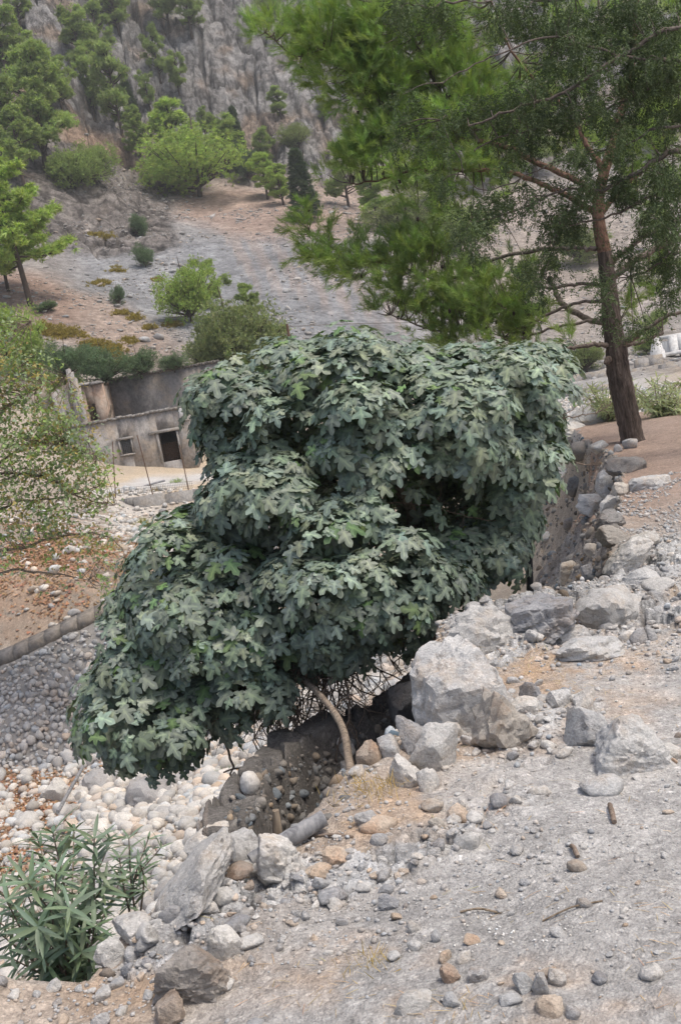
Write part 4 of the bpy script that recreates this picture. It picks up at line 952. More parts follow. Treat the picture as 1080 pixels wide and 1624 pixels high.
# ------------------------------------------------------------------ the pine and the cypress on the right
M_PBARK = bark_mat("pine_bark", (.028, .022, .018), (.088, .067, .055), (.17, .135, .115), (9, 9, 1.3), 2.6, 1.0, .04)
M_PRED = bark_mat("pine_upper_bark", (.05, .03, .022), (.155, .09, .062), (.24, .155, .11), (6, 6, 3), 3, .8, .02)
M_LIMB = bark_mat("grey_limb_bark", (.06, .05, .042), (.15, .12, .10), (.25, .21, .18), (6, 6, 3), 4, .6, .01)
M_NEED = leaf_mat("pine_needles", (.30, .41, .15), (.30, .41, .15), trans=.40, rough=.5)
M_NEEDF = leaf_mat("far_pine_needles", (.33, .405, .175), (.33, .405, .175), trans=.4, rough=.6)
M_CYP = leaf_mat("cypress_scales", (.105, .145, .062), (.105, .145, .062), trans=.2, rough=.6)
def needle_proto(seed, n=44, L=.115, w=.0025):
    """a brush of needles along +y"""
    r = np.random.RandomState(seed); V, F_ = [], []
    for i in range(n):
        t = r.uniform(0, .20) ; a = r.uniform(0, 6.28); sp = r.uniform(.3, 1.1); d = np.array([math.cos(a) * sp, 1.0, math.sin(a) * sp]); d /= np.linalg.norm(d)
        s = np.cross(d, r.normal(size=3)); s /= np.linalg.norm(s); b = np.array([0, t, 0]); l = L * r.uniform(.7, 1.1)
        V += [b + s * w, b - s * w, b + d * l * .6 + s * w * .9, b + d * l * .6 - s * w * .9, b + d * l + np.array([0, .012, 0])]; k = 5 * i
        F_ += [(k, k + 1, k + 3), (k, k + 3, k + 2), (k + 2, k + 3, k + 4)]
    return np.array(V), np.array(F_)
def cyp_proto(seed, n=34, L=.26):
    r = np.random.RandomState(seed); V, F_ = [], []
    for i in range(n):
        t = r.uniform(0, L); a = r.choice([-1, 1]) * r.uniform(.3, 1.0); l = r.uniform(.02, .055) * (1.2 - .7 * t / L); z = r.uniform(-.5, .5)
        d = np.array([math.sin(a), math.cos(a), z]); d /= np.linalg.norm(d); s = np.cross(d, r.normal(size=3)); s /= np.linalg.norm(s); w = r.uniform(.0025, .005); b = np.array([0, t, .02 * r.normal()])
        V += [b + s * w, b - s * w, b + d * l * .6 + s * w * 1.4, b + d * l * .6 - s * w * 1.4, b + d * l]; k = 5 * i
        F_ += [(k, k + 1, k + 3), (k, k + 3, k + 2), (k + 2, k + 3, k + 4)]
    return np.array(V), np.array(F_)
NEED = [needle_proto(k) for k in range(5)]; CYP = [cyp_proto(k) for k in range(5)]
def brushes(protos, pos, dirs, size, tint, r):
    var = r.randint(0, len(protos), len(pos)); V, Fs, C = [], [], []; off = 0
    for k, (V0, F0) in enumerate(protos):
        m = var == k
        if not m.any(): continue
        v, f = leaves(V0, F0, pos[m], r.normal(size=(m.sum(), 3)), dirs[m], size[m]); V.append(v); Fs.append(f + off); off += len(v); C.append(np.repeat(tint[m], len(F0), 0))
    return np.concatenate(V), np.concatenate(Fs), np.concatenate(C)
def px_path(pl, n=6): return smooth_path(np.array([list(P(a, b, y)) + [pxlen(w, y) / 2] for a, b, w, y in pl]), n)
def make_pine():
    r = np.random.RandomState(31)
    g = hit(1003, 700); Y = g[1]; base = g; root = empty("pine_tree", base, "tall pine with thick leaning brown trunk and long bright green needles over the path", "pine tree")
    tr = px_path([(1006, 712, 44, Y), (1002, 695, 37, Y), (993, 650, 37, Y), (984, 610, 37, Y), (979, 583, 36, Y), (977, 555, 33, Y), (971, 520, 30, Y), (967, 480, 27, Y), (963, 440, 25, Y), (958, 400, 22, Y)], 8)
    V = tr[:, :3]; mb = MB(); n = 22; q = V - base; k = len(q)
    mb.tube(q, tr[:, 3], n, rough=.055)
    mb.tube(np.array([P(966, 570, Y - .05), P(963, 572, Y - .15), P(958, 577, Y - .18)]) - base, [.07, .06, .02], 9, rough=.1)
    mb.build("trunk", M_PBARK, root, True)
    ut = px_path([(958, 400, 22, Y), (950, 360, 20, Y), (948, 320, 18, Y), (958, 270, 17, Y), (975, 215, 14, Y + .1), (988, 165, 13, Y + .2), (1000, 110, 11, Y + .3), (1008, 40, 9, Y + .3), (1015, -60, 7, Y + .3)], 5)
    mb = MB(); mb.tube(ut[:, :3] - base, ut[:, 3], 12, rough=.05); mb.build("upper_trunk", M_PRED, root, True)
    limbs = [([(950, 330, 12, Y), (920, 290, 10, Y + .2), (860, 262, 9, Y + .5), (800, 232, 8, Y + .9), (740, 222, 6, Y + 1.2), (660, 212, 5, Y + 1.4), (600, 190, 3, Y + 1.5)], M_PRED),
             ([(952, 345, 11, Y), (900, 310, 9, Y + .3), (850, 288, 8, Y + .6), (800, 272, 7, Y + .8), (740, 270, 5, Y + 1), (660, 272, 4, Y + 1.1), (590, 288, 3, Y + 1.2), (555, 290, 2, Y + 1.2)], M_PRED),
             ([(958, 275, 10, Y), (930, 230, 8, Y + .2), (915, 200, 6, Y + .3), (890, 165, 5, Y + .5), (840, 120, 4, Y + .8), (800, 60, 3, Y + 1), (780, 0, 2, Y + 1)], M_PRED),
             ([(945, 395, 8, Y), (900, 392, 6, Y + .3), (840, 398, 6, Y + .6), (770, 415, 5, Y + .9), (700, 445, 4, Y + 1), (640, 425, 3, Y + 1.1), (560, 408, 3, Y + 1.2), (505, 380, 2, Y + 1.2), (475, 350, 2, Y + 1.2)], M_LIMB),
             ([(968, 455, 8, Y), (930, 450, 6, Y + .2), (890, 455, 5, Y + .4), (830, 462, 4, Y + .6), (780, 500, 4, Y + .7), (700, 525, 3, Y + .8), (620, 500, 2, Y + .9)], M_LIMB),
             ([(972, 482, 7, Y), (930, 478, 5, Y + .2), (890, 488, 5, Y + .4), (845, 510, 4, Y + .6), (800, 535, 3, Y + .8)], M_LIMB),
             ([(975, 515, 10, Y + .2), (930, 505, 10, Y + .6), (890, 480, 9, Y + 1.2), (870, 440, 7, Y + 1.8)], M_LIMB),
             ([(975, 512, 6, Y), (920, 510, 5, Y + .1), (870, 522, 4, Y + .3), (830, 535, 4, Y + .5), (770, 548, 3, Y + .7)], M_LIMB),
             ([(972, 548, 9, Y), (935, 548, 7, Y - .2), (905, 552, 6, Y - .3), (880, 560, 4, Y - .4)], M_LIMB),
             ([(985, 545, 13, Y - .1), (1008, 532, 11, Y - .3), (1022, 522, 7, Y - .5), (1060, 500, 6, Y - .6), (1110, 490, 5, Y - .7)], M_LIMB),
             ([(985, 550, 8, Y), (1020, 540, 7, Y + .1), (1050, 528, 5, Y + .2)], M_LIMB),
             ([(966, 442, 12, Y), (1020, 405, 11, Y + .2), (1060, 385, 9, Y + .3), (1110, 365, 8, Y + .4)], M_LIMB),
             ([(963, 422, 8, Y), (1005, 385, 7, Y - .2), (1040, 365, 6, Y - .3), (1090, 340, 5, Y - .4)], M_LIMB),
             ([(952, 340, 10, Y), (985, 300, 8, Y + .1), (1005, 280, 7, Y + .1), (1040, 255, 6, Y + .2), (1100, 225, 5, Y + .2)], M_PRED),
             ([(620, 0, 4, Y + 1), (655, 60, 4, Y + 1.2), (690, 130, 5, Y + 1.3), (720, 170, 5, Y + 1.3), (760, 226, 7, Y + 1.1)], M_LIMB),
             ([(640, 205, 4, Y + 1.4), (570, 130, 3, Y + 1.3), (520, 80, 3, Y + 1.2), (470, 90, 2, Y + 1.2), (420, 50, 2, Y + 1.1)], M_LIMB),
             ([(720, 170, 4, Y + 1.4), (680, 110, 3, Y + 1.5), (620, 70, 3, Y + 1.6), (570, 20, 2, Y + 1.6)], M_LIMB)]
    nodes = [ut[:, :3]]
    for pl, mt in limbs:
        q = px_path(pl, 6); q[1:, :3] += r.normal(size=(len(q) - 1, 3)) * .012; nodes.append(q[:, :3]); mb = MB(); mb.tube(q[:, :3] - base, q[:, 3], 8, rough=.07); mb.build("limb", mt, root, True)
    nodes = np.concatenate(nodes)
    # foliage masses: (px, py, rx, ry, distance offset, depth, weight)
    E = [(452, 52, 46, 28, 1.1, .4, 1), (500, 80, 50, 40, 1.2, .5, 1), (560, 40, 80, 60, 1.3, .7, 1.1), (640, 60, 90, 70, 1.4, .8, 1), (560, 110, 70, 55, 1.3, .6, 1), (620, 150, 90, 60, 1.4, .8, 1), (720, 60, 90, 80, 1.6, 1, .8), (700, 160, 110, 70, 1.5, 1, 1),
         (650, 230, 90, 42, 1.3, .7, 1), (590, 235, 60, 30, 1.2, .5, .9), (555, 262, 50, 28, 1.2, .5, .9), (790, 190, 90, 60, 1.6, 1, .7), (760, 270, 110, 50, 1.2, .8, .6), (680, 282, 80, 30, 1.0, .6, .7), (690, 335, 50, 22, 1.1, .5, .5), 
         (480, 350, 25, 26, 1.2, .3, .5), (520, 395, 42, 30, 1.2, .5, .9), (560, 425, 60, 34, 1.1, .6, 1), (620, 415, 60, 34, 1.1, .6, 1), (680, 405, 70, 36, 1.0, .6, 1), (690, 470, 85, 45, .9, .7, 1), (760, 480, 80, 55, .8, .8, 1.1), (790, 520, 90, 36, .7, .6, 1), (620, 480, 40, 28, .9, .5, .7), (840, 490, 50, 42, .8, .7, .7), (700, 530, 50, 22, .8, .5, .7), (850, 440, 60, 30, 1.3, .6, .35),
         (880, 550, 60, 22, .4, .6, .45), (1010, 240, 60, 50, .8, 1, .5), (1050, 180, 60, 60, .8, 1, .5), (1040, 300, 60, 40, .6, .8, .45), (880, 130, 80, 60, 1.6, 1.2, .5), (930, 220, 60, 50, 1.2, 1, .4), (1050, 440, 50, 40, .6, .7, .4), (1020, 490, 45, 30, .4, .6, .35), (930, 40, 90, 60, 1.5, 1.2, .4), (1060, 60, 60, 80, 1.2, 1, .3)]
    pos, dirs, sz, tint = [], [], [], []; tw = MB(); cones = []
    for (a, b, rx, ry, dy, dp, wt) in E:
        # fans of shoots, each fan a twig off the nearest limb
        nf = int(wt * rx * ry / 95) + 2
        for i in range(nf):
            v = r.normal(size=3); v /= np.linalg.norm(v); v *= r.rand() ** .33
            c = P(a + v[0] * rx, b + v[2] * ry, Y + dy + v[1] * dp)
            d = nodes - c; dd = np.linalg.norm(d + np.array([0, 0, .1]), axis=1); nn = nodes[dd.argmin()]
            out = c - nn; L = np.linalg.norm(out); out = out / (L + 1e-6)
            lean = np.array([-.30, -.1, .55]) + out * .5; lean /= np.linalg.norm(lean)
            if L < 1.6: m_ = (nn + c) / 2 + np.array([0, 0, -.08 * L]); tw.tube(smooth_path([nn - base, m_ - base, c - base], 3), np.linspace(.012, .005, 7), 4, cap=False)
            v_ = r.uniform(.78, 1.15) * (1.0 if b < 330 else .84)
            for j in range(r.randint(6, 11)):
                dj = lean + r.normal(size=3) * .42; dj /= np.linalg.norm(dj); pj = c + dj * r.uniform(.0, .20) + r.normal(size=3) * .05
                pos.append(pj); dirs.append(dj + np.array([0, 0, .15])); sz.append(r.uniform(.85, 1.35)); t = v_ * r.uniform(.85, 1.15); tint.append((t * r.uniform(.9, 1.15), t, t * r.uniform(.8, 1.1)))
            if r.rand() < .36: cones.append(c + r.normal(size=3) * .09 - np.array([0, 0, .08]))
    pos, dirs, sz, tint = map(np.array, (pos, dirs, sz, tint)); print("pine brushes", len(pos))
    V, F_, C = brushes(NEED, pos, dirs, sz, tint, r)
    new_mesh_obj("crown", V - base, F_, M_NEED, root, False, {"tint": C}); tw.build("twigs", M_LIMB, root, True)
    mc = bark_mat("cone_scales", (.015, .012, .010), (.04, .03, .025), (.09, .07, .055), (20, 20, 20), 8, .6, .005)
    V0, F0 = rock_shape(1, 3, .2); V0 = V0 * np.array([.028, .028, .042])
    cm = new_mesh_obj("cone", V0, F0, mc, smooth=True, fa={"tint": np.ones((len(F0), 3))}, link=False).data
    cones = np.array(cones); a, b, d = proj(cones); ok = (a > 380) & (a < 1090) & (b > -10); cones = cones[ok]
    for c in cones[r.permutation(len(cones))[:98]]:
        o = bpy.data.objects.new("cone", cm); SC.collection.objects.link(o); o.parent = root; o.location = tuple(c - base); o.rotation_euler = (r.uniform(-.6, .6), r.uniform(-.6, .6), 0); o.scale = (1, 1, r.uniform(.8, 1.2))
make_pine()
def make_cypress():
    r = np.random.RandomState(41); Y = 14.5
    x0 = P(1210, 640, Y); base = np.array([x0[0], x0[1], HH(x0[0], x0[1])]); root = empty("cypress_tree", base, "dark cypress whose drooping green branches hang in from the top right corner", "cypress")
    mb = MB(); mb.tube(smooth_path([base - base, P(1200, 400, Y) - base, P(1190, 100, Y) - base, P(1180, -300, Y) - base], 6), np.linspace(.2, .10, 19), 14, rough=.06); mb.build("trunk", M_PBARK, root, True)
    L = [[(1190, 60, 10), (1080, 40, 9), (1010, 72, 8), (940, 118, 8), (870, 155, 6), (800, 178, 5), (745, 200, 4)], [(1190, 20, 9), (1080, -10, 8), (980, -20, 7), (880, 0, 6), (780, -10, 5), (690, 10, 4), (640, 5, 3)],
         [(1195, 260, 11), (1080, 240, 11), (1020, 265, 10), (960, 300, 7), (900, 300, 5), (850, 320, 4), (780, 345, 3), (735, 360, 3)], [(1195, 300, 8), (1080, 290, 7), (1000, 330, 5), (940, 350, 4), (890, 360, 3)],
         [(1190, 150, 8), (1060, 130, 7), (960, 175, 5), (880, 200, 4), (800, 215, 3), (745, 240, 3)], [(1190, -60, 8), (1000, -60, 7), (850, -60, 5), (730, -20, 4)],
         [(1200, 420, 7), (1080, 400, 6), (1040, 420, 4), (1000, 440, 3)], [(1195, 200, 7), (1070, 200, 6), (960, 240, 4), (870, 260, 3), (760, 300, 2), (700, 190, 2)], [(1190, 110, 7), (1000, 90, 6), (880, 60, 4), (780, 90, 3), (700, 130, 2)]]
    nodes = []
    for k, pl in enumerate(L):
        yy = Y + r.uniform(-.6, .6); q = px_path([(a, b, w * .8, yy - .02 * i) for i, (a, b, w) in enumerate(pl)], 6); q[1:, :3] += r.normal(size=(len(q) - 1, 3)) * .015
        nodes.append(q[:, :3]); mb = MB(); mb.tube(q[:, :3] - base, q[:, 3], 7, rough=.08); mb.build("limb", M_LIMB, root, True)
    nodes = np.concatenate(nodes)
    E = [(660, 20, 46, 26, 1), (630, 5, 36, 16, .8), (700, 15, 40, 18, .7), (790, 15, 60, 28, .9), (860, 30, 60, 40, 1.2), (930, 50, 60, 50, 1.4), (1010, 40, 70, 60, 1.5), (1065, 90, 40, 90, 1.4), (980, 110, 70, 45, 1.3), (900, 100, 50, 30, .8), (830, 130, 44, 24, .6), (780, 170, 40, 22, .6),
         (735, 190, 36, 34, .7), (650, 165, 40, 18, .35), (640, 205, 24, 22, .6), (690, 225, 30, 20, .35), (850, 190, 60, 36, .9), (910, 170, 60, 36, 1), (800, 230, 46, 26, .8), (830, 160, 60, 40, .7), (770, 320, 46, 30, .8), (740, 355, 34, 30, 1), (760, 385, 20, 24, .7), (850, 320, 60, 26, .9), (900, 300, 50, 30, .9), (905, 345, 50, 30, 1), (870, 370, 40, 24, .7),
         (960, 290, 50, 30, 1), (1020, 300, 50, 30, 1), (1065, 280, 30, 50, 1.1), (1030, 340, 46, 30, .8), (1070, 360, 24, 60, .9), (860, 420, 40, 24, .7), (850, 445, 22, 18, .7), (950, 440, 20, 24, .5), (1040, 420, 34, 26, .7), (1070, 470, 24, 40, .9), (1020, 510, 30, 16, .4), (985, 400, 24, 30, .5), (1000, 200, 50, 40, .9), (1060, 190, 40, 40, 1), (700, 280, 20, 30, .35), (960, 480, 16, 28, .5), (940, 240, 60, 34, .7)]
    pos, dirs, sz, tint = [], [], [], []; tw = MB()
    for (a, b, rx, ry, wt) in E:
        for i in range(int(wt * rx * ry / 270) + 2):
            v = r.normal(size=3); v /= np.linalg.norm(v); v *= r.rand() ** .4; c = P(a + v[0] * rx, b + v[2] * ry, Y + v[1] * .7 + r.uniform(-.3, .3))
            dd = np.linalg.norm(nodes - c, axis=1); nn = nodes[dd.argmin()]
            if dd.min() < 1.3 and r.rand() < .6: tw.tube(smooth_path([nn - base, (nn + c) / 2 - base + np.array([0, 0, .05]), c - base], 3), np.linspace(.009, .003, 7), 4, cap=False)
            v_ = r.uniform(.7, 1.2); hang = np.array([r.uniform(-.5, .1), 0, -1.0])
            for j in range(r.randint(14, 26)):
                dj = hang * r.uniform(.5, 1.3) + r.normal(size=3) * .45; pos.append(c + r.normal(size=3) * np.array([.075, .075, .09])); dirs.append(dj); sz.append(r.uniform(.7, 1.2)); t = v_ * r.uniform(.8, 1.2); tint.append((t, t, t * r.uniform(.8, 1.2)))
    pos, dirs, sz, tint = map(np.array, (pos, dirs, sz, tint)); print("cypress sprays", len(pos))
    V, F_, C = brushes(CYP, pos, dirs, sz, tint, r); new_mesh_obj("crown", V - base, F_, M_CYP, root, False, {"tint": C}); tw.build("twigs", M_LIMB, root, True)
make_cypress()
# ------------------------------------------------------------------ pines on the slopes
M_FTRUNK = bark_mat("far_trunk_bark", (.04, .03, .025), (.10, .075, .06), (.17, .13, .11), (2, 2, 1), 3, .3, .02)
def far_needles(seed, n=11):
    r = np.random.RandomState(seed); V, F_ = [], []
    for i in range(n):
        d = r.normal(size=3); d[1] = abs(d[1]) + .25; d /= np.linalg.norm(d); s = np.cross(d, r.normal(size=3)); s /= np.linalg.norm(s); w = .11
        V += [s * w, -s * w, d]; k = 3 * i; F_.append((k, k + 1, k + 2))
    return np.array(V), np.array(F_)
FARN = [far_needles(k) for k in range(4)]
def far_tree(kind, seed):
    """height 1 tree at the origin: returns trunk mesh, crown mesh (unit height)"""
    r = np.random.RandomState(seed); tm = MB(); H_ = 1.0; bend = r.uniform(-.06, .06, 2)
    tp = np.array([[bend[0] * t * t * 2, bend[1] * t, t] for t in np.linspace(-.03, .97, 9)]); tm.tube(tp, np.linspace(.017 if kind == 'layer' else .026, .005, 9), 7, rough=.06)
    C, D, S, T = [], [], [], []
    def clumpy(c, out, n, sr, v):
        for j in range(n):
            C.append(c + r.normal(size=3) * sr); d = out * .5 + np.array([0, 0, .5]) + r.normal(size=3) * .5; D.append(d); S.append(r.uniform(.022, .046)); t = v * r.uniform(.85, 1.2); T.append((t * r.uniform(.92, 1.1), t, t * .95))
    if kind == "cone":
        for k in range(420):
            t = r.uniform(.06, 1); rad = .17 * (1 - t) ** .8 + .01; a = r.uniform(0, 6.28); q = rad * r.uniform(.6, 1); c = np.array([math.cos(a) * q, math.sin(a) * q, t]); clumpy(c, np.array([math.cos(a), math.sin(a), .6]), 7, .014, .75)
    elif kind == "layer":                       # open tiers of upswept branches
        for k in range(26):
            t = .26 + .70 * (k / 25.) ; a = k * 2.4 + r.uniform(-.4, .4); L_ = (.40 * (1.03 - t) ** .62) * r.uniform(.7, 1.1)
            p0 = np.interp(t, tp[:, 2], tp[:, 0]), np.interp(t, tp[:, 2], tp[:, 1]); p0 = np.array([p0[0], p0[1], t]); o = np.array([math.cos(a), math.sin(a), .05])
            e = p0 + o * L_ + np.array([0, 0, .16 * L_]); m_ = p0 + o * L_ * .55 - np.array([0, 0, .03 * L_]); q = smooth_path([p0, m_, e], 4); tm.tube(q, np.linspace(.008, .002, len(q)), 4, cap=False)
            v = r.uniform(.85, 1.15)
            for s in np.linspace(.30, 1, int(5 + L_ * 26)):
                c = q[min(int(s * (len(q) - 1)), len(q) - 1)] + np.array([0, 0, .015]); side = np.cross(o, (0, 0, 1)); w = .055 * L_ / .3 * (1.2 - abs(s - .6))
                clumpy(c + side * r.uniform(-w, w), o, 14, .016, v)
    elif kind == "bush":
        lob = [(np.array([r.uniform(-.3, .3), r.uniform(-.3, .3), r.uniform(.28, .62)]), r.uniform(.22, .36)) for _ in range(11)]
        for k in range(420):
            v_ = r.normal(size=3); v_ /= np.linalg.norm(v_); lc, lr = lob[k % 11]; c = lc + v_ * lr * r.uniform(.6, 1); c[2] = max(c[2], .03); v = r.uniform(.8, 1.2)
            if k % 5 == 0: tm.tube(smooth_path([(0, 0, .1), c * .5 + (0, 0, .05), c], 2), np.linspace(.012, .004, 5), 4, cap=False)
            clumpy(c, v_, 13, .04, v)
    else:                                        # irregular rounded crown of separate clouds
        for k in range(r.randint(28, 38)):
            t = r.uniform(.24, 1.0); a = r.uniform(0, 6.28); L_ = .27 * math.sin(math.pi * min(1, (t - .10) / 1.0)) ** .7 * r.uniform(.3, 1.1) * (1.6 if kind == "wide" else 1)
            p0 = np.array([np.interp(t - .1, tp[:, 2], tp[:, 0]), 0, t - .12]); c = p0 + np.array([math.cos(a) * L_, math.sin(a) * L_, .10]); tm.tube(smooth_path([p0, (p0 + c) / 2 + (0, 0, -.01), c], 3), np.linspace(.012, .003, 7), 4, cap=False)
            v = r.uniform(.8, 1.2); rad = r.uniform(.035, .085)
            for j in range(20):
                w = r.normal(size=3); w /= np.linalg.norm(w); w[2] = w[2] * .6 + .15; clumpy(c + w * rad * r.uniform(.5, 1), w, 6, .02, v)
    V, F_, K = brushes(FARN, np.array(C), np.array(D), np.array(S), np.array(T), r)
    a = tm.build("trunk", M_FTRUNK, None, True); SC.collection.objects.unlink(a)
    b = new_mesh_obj("crown", V, F_, M_NEEDF, None, False, {"tint": K}, link=False); return a.data, b.data
PROT = {k: [far_tree(k, s + 100 * i) for i, s in enumerate(seeds)] for k, seeds in dict(cloud=(1, 2, 3, 4, 5), wide=(6, 7), layer=(8, 9), bush=(10, 11), cone=(12,)).items()}
def darker(mat, name, f):
    m2 = mat.copy(); m2.name = name
    for nd in m2.node_tree.nodes:
        if nd.type == 'MIX' and not nd.inputs[6].is_linked and nd.inputs[7].is_linked is False:
            for i in (6, 7): c = nd.inputs[i].default_value; nd.inputs[i].default_value = (c[0] * f[0], c[1] * f[1], c[2] * f[2], 1)
    return m2
M_OLIVE = darker(M_NEEDF, "olive_leaves", (.86, .80, .95)); M_GREYB = darker(M_NEEDF, "grey_shrub_leaves", (.55, .62, .95)); M_DKCY = darker(M_NEEDF, "dark_conifer", (.33, .38, .62)); M_BRIGHT = darker(M_NEEDF, "bright_pine", (1.18, 1.2, .95))
MM = {}
def put_tree(px, pyb, hpx, kind, label, var=0, mat=None, y=None, wid=1.0, name=None, cat=None, group="pines on the rocky slopes", rot=None):
    g = hit(px, pyb) if y is None else P(px, pyb, y); h = hpx * ((.78 if pyb < 200 else 1.05) if kind in ('cloud', 'wide') else 1.15) * np.linalg.norm(g - np.array([0, 0, EYE])) / FPX
    td, cdt = PROT[kind][var % len(PROT[kind])]
    if mat is not None:
        key = (cdt.name, mat.name)
        if key not in MM: MM[key] = cdt.copy(); MM[key].materials[0] = mat
        cdt = MM[key]
    o = empty(name or ("pine_tree" if kind != "bush" else "shrub"), g, label, cat or ("pine tree" if kind != "bush" else "shrub"), group)
    o.rotation_euler = (0, 0, rnd.uniform(0, 6.28) if rot is None else rot); o.scale = (h * wid, h * wid, h)
    for nm, d in (("trunk", td), ("crown", cdt)):
        c = bpy.data.objects.new(nm, d); SC.collection.objects.link(c); c.parent = o
    return o
T = [ # px, base py, height px, kind, variant, width, material, label
 (50, 485, 205, "layer", 0, 1.2, M_BRIGHT, "bright green pine with flat tiers of branches at the left edge"),
 (14, 462, 140, "layer", 1, 1.1, None, "thin leaning pine directly left of the tiered bright pine"),
 (75, 270, 170, "cloud", 0, 1.1, None, "tall pine on the left spur above the tiered bright pine"),
 (40, 300, 110, "cloud", 1, 1.1, None, "dark pine low on the left spur, left of the tall one"),
 (10, 260, 120, "cloud", 2, 1.2, None, "pine cut by the left border above the thin leaning pine"),
 (100, 175, 95, "cloud", 3, 1.2, None, "pine with a dark curved limb on the top of the left spur"),
 (62, 180, 95, "cloud", 4, 1.2, None, "round pine left of the dark limbed pine on the spur"),
 (120, 300, 60, "bush", 0, 1.1, None, "low bushy pine in the middle of the left spur"),
 (152, 290, 62, "bush", 1, .95, None, "small bushy pine right of the low bushy pine on the spur"),
 (226, 258, 72, "layer", 1, 1.0, None, "lone olive green pine on the ridge of the spur"),
 (150, 190, 130, "cloud", 2, .9, None, "tall pine rising from the ledge above the spur"),
 (195, 215, 120, "cloud", 0, .8, None, "slender pine standing left of the lone ridge pine"),
 (15, 130, 130, "cloud", 3, 1.3, None, "pine in the upper left corner"),
 (35, 50, 70, "cloud", 1, 1.3, None, "pine top at the very corner of the photo, behind the corner pine"),
 (130, 120, 120, "cloud", 4, 1.1, None, "pine on the cliff above the tall ledge pine"),
 (165, 110, 120, "cloud", 1, .9, None, "broad pine on the cliff, centre of the upper left group"),
 (190, 55, 100, "cloud", 2, 1.2, None, "pine at the top border left of the broad dark group"),
 (270, 50, 110, "cloud", 3, 1.0, None, "left pine of the pair at the top border near the bare rock face"),
 (305, 60, 100, "cloud", 1, 1.1, None, "right pine of the pair at the top border near the bare rock face"),
 (255, 130, 100, "cloud", 4, .8, None, "pine on the cliff left of the bare rock face"),
 (285, 150, 80, "cloud", 2, .9, None, "small pine at the edge of the bare rock face"),
 (240, 180, 80, "cloud", 3, .8, None, "slim pine under the cliff pines, above the big bushy pine"),
 (210, 200, 56, "cone", 0, 1.6, M_DKCY, "small dark conifer at the foot of the cliff"),
 (318, 312, 112, "bush", 0, 1.25, M_BRIGHT, "big bushy bright green pine above the pink slope"),
 (290, 290, 110, "cloud", 0, 1.2, M_BRIGHT, "left shoulder pine of the big bushy pine"),
 (362, 275, 80, "cloud", 4, 1.3, None, "round pine behind the right side of the big bushy pine"),
 (328, 222, 46, "cloud", 3, .9, None, "small pine on the cliff foot behind the big bushy pine"),
 (385, 270, 80, "cone", 0, 1.0, M_DKCY, "narrow dark cypress right of the big bushy pine"),
 (395, 290, 60, "bush", 1, .6, M_DKCY, "dark shrub under the narrow cypress"),
 (425, 316, 66, "cloud", 1, 1.3, M_BRIGHT, "pale green pine at the top of the scree, left one of a pair"),
 (450, 325, 60, "cloud", 2, 1.2, M_BRIGHT, "pale green pine at the top of the scree, right one of a pair"),
 (420, 270, 60, "cloud", 3, 1.1, None, "faint pine behind the pair at the top of the scree"),
 (486, 350, 92, "cone", 0, 1.5, M_DKCY, "dark bluish cypress at the top of the scree"),
 (447, 190, 60, "cloud", 0, 1.2, None, "lone pine in the middle of the grey cliff"),
 (515, 195, 50, "cloud", 4, 1.2, None, "pine on the cliff right of the lone cliff pine"),
 (475, 235, 40, "bush", 0, 1.2, M_OLIVE, "flat bush on the tan ledge under the cliff"),
 (430, 25, 40, "bush", 1, .9, None, "dark bush at the top border on the cliff"),
 (553, 328, 90, "wide", 1, 1.0, None, "pine with a dark trunk in the shade right of the scree top"),
 (600, 360, 80, "cloud", 0, 1.3, M_BRIGHT, "bright pine below the shaded pine behind the big pine's boughs"),
 (640, 380, 70, "bush", 1, 1.2, M_OLIVE, "olive bush on the slope behind the big pine's boughs"),
 (655, 330, 80, "cloud", 1, 1.3, M_BRIGHT, "bright pine directly right of the shaded dark trunked pine"),
 (730, 400, 80, "bush", 0, 1.3, None, "green thicket on the slope behind the middle boughs of the big pine"),
 (700, 330, 90, "cloud", 2, 1.2, None, "pine on the far slope seen between the big pine's upper and lower boughs"),
 (780, 300, 100, "cloud", 3, 1.3, None, "far pine behind the centre of the big pine"),
 (850, 280, 110, "cloud", 4, 1.3, None, "far pine left of the big pine's upper trunk"),
 (1040, 240, 110, "cloud", 1, 1.3, None, "far pine behind the big pine near the right border"),
 (920, 420, 60, "bush", 0, 1.2, M_OLIVE, "far bush directly left of the big pine's trunk"),
 (1050, 400, 70, "cloud", 0, 1.2, None, "far pine right of the big pine's trunk"),
]
for (a, b, h, kind, var, wd, mt, lab) in T:
    put_tree(a, b, h, kind, lab, var, mt, wid=wd, name="cypress_tree" if kind == "cone" else None, cat="cypress" if kind == "cone" else None, group=None if kind in("cone",) else "pines on the rocky slopes")
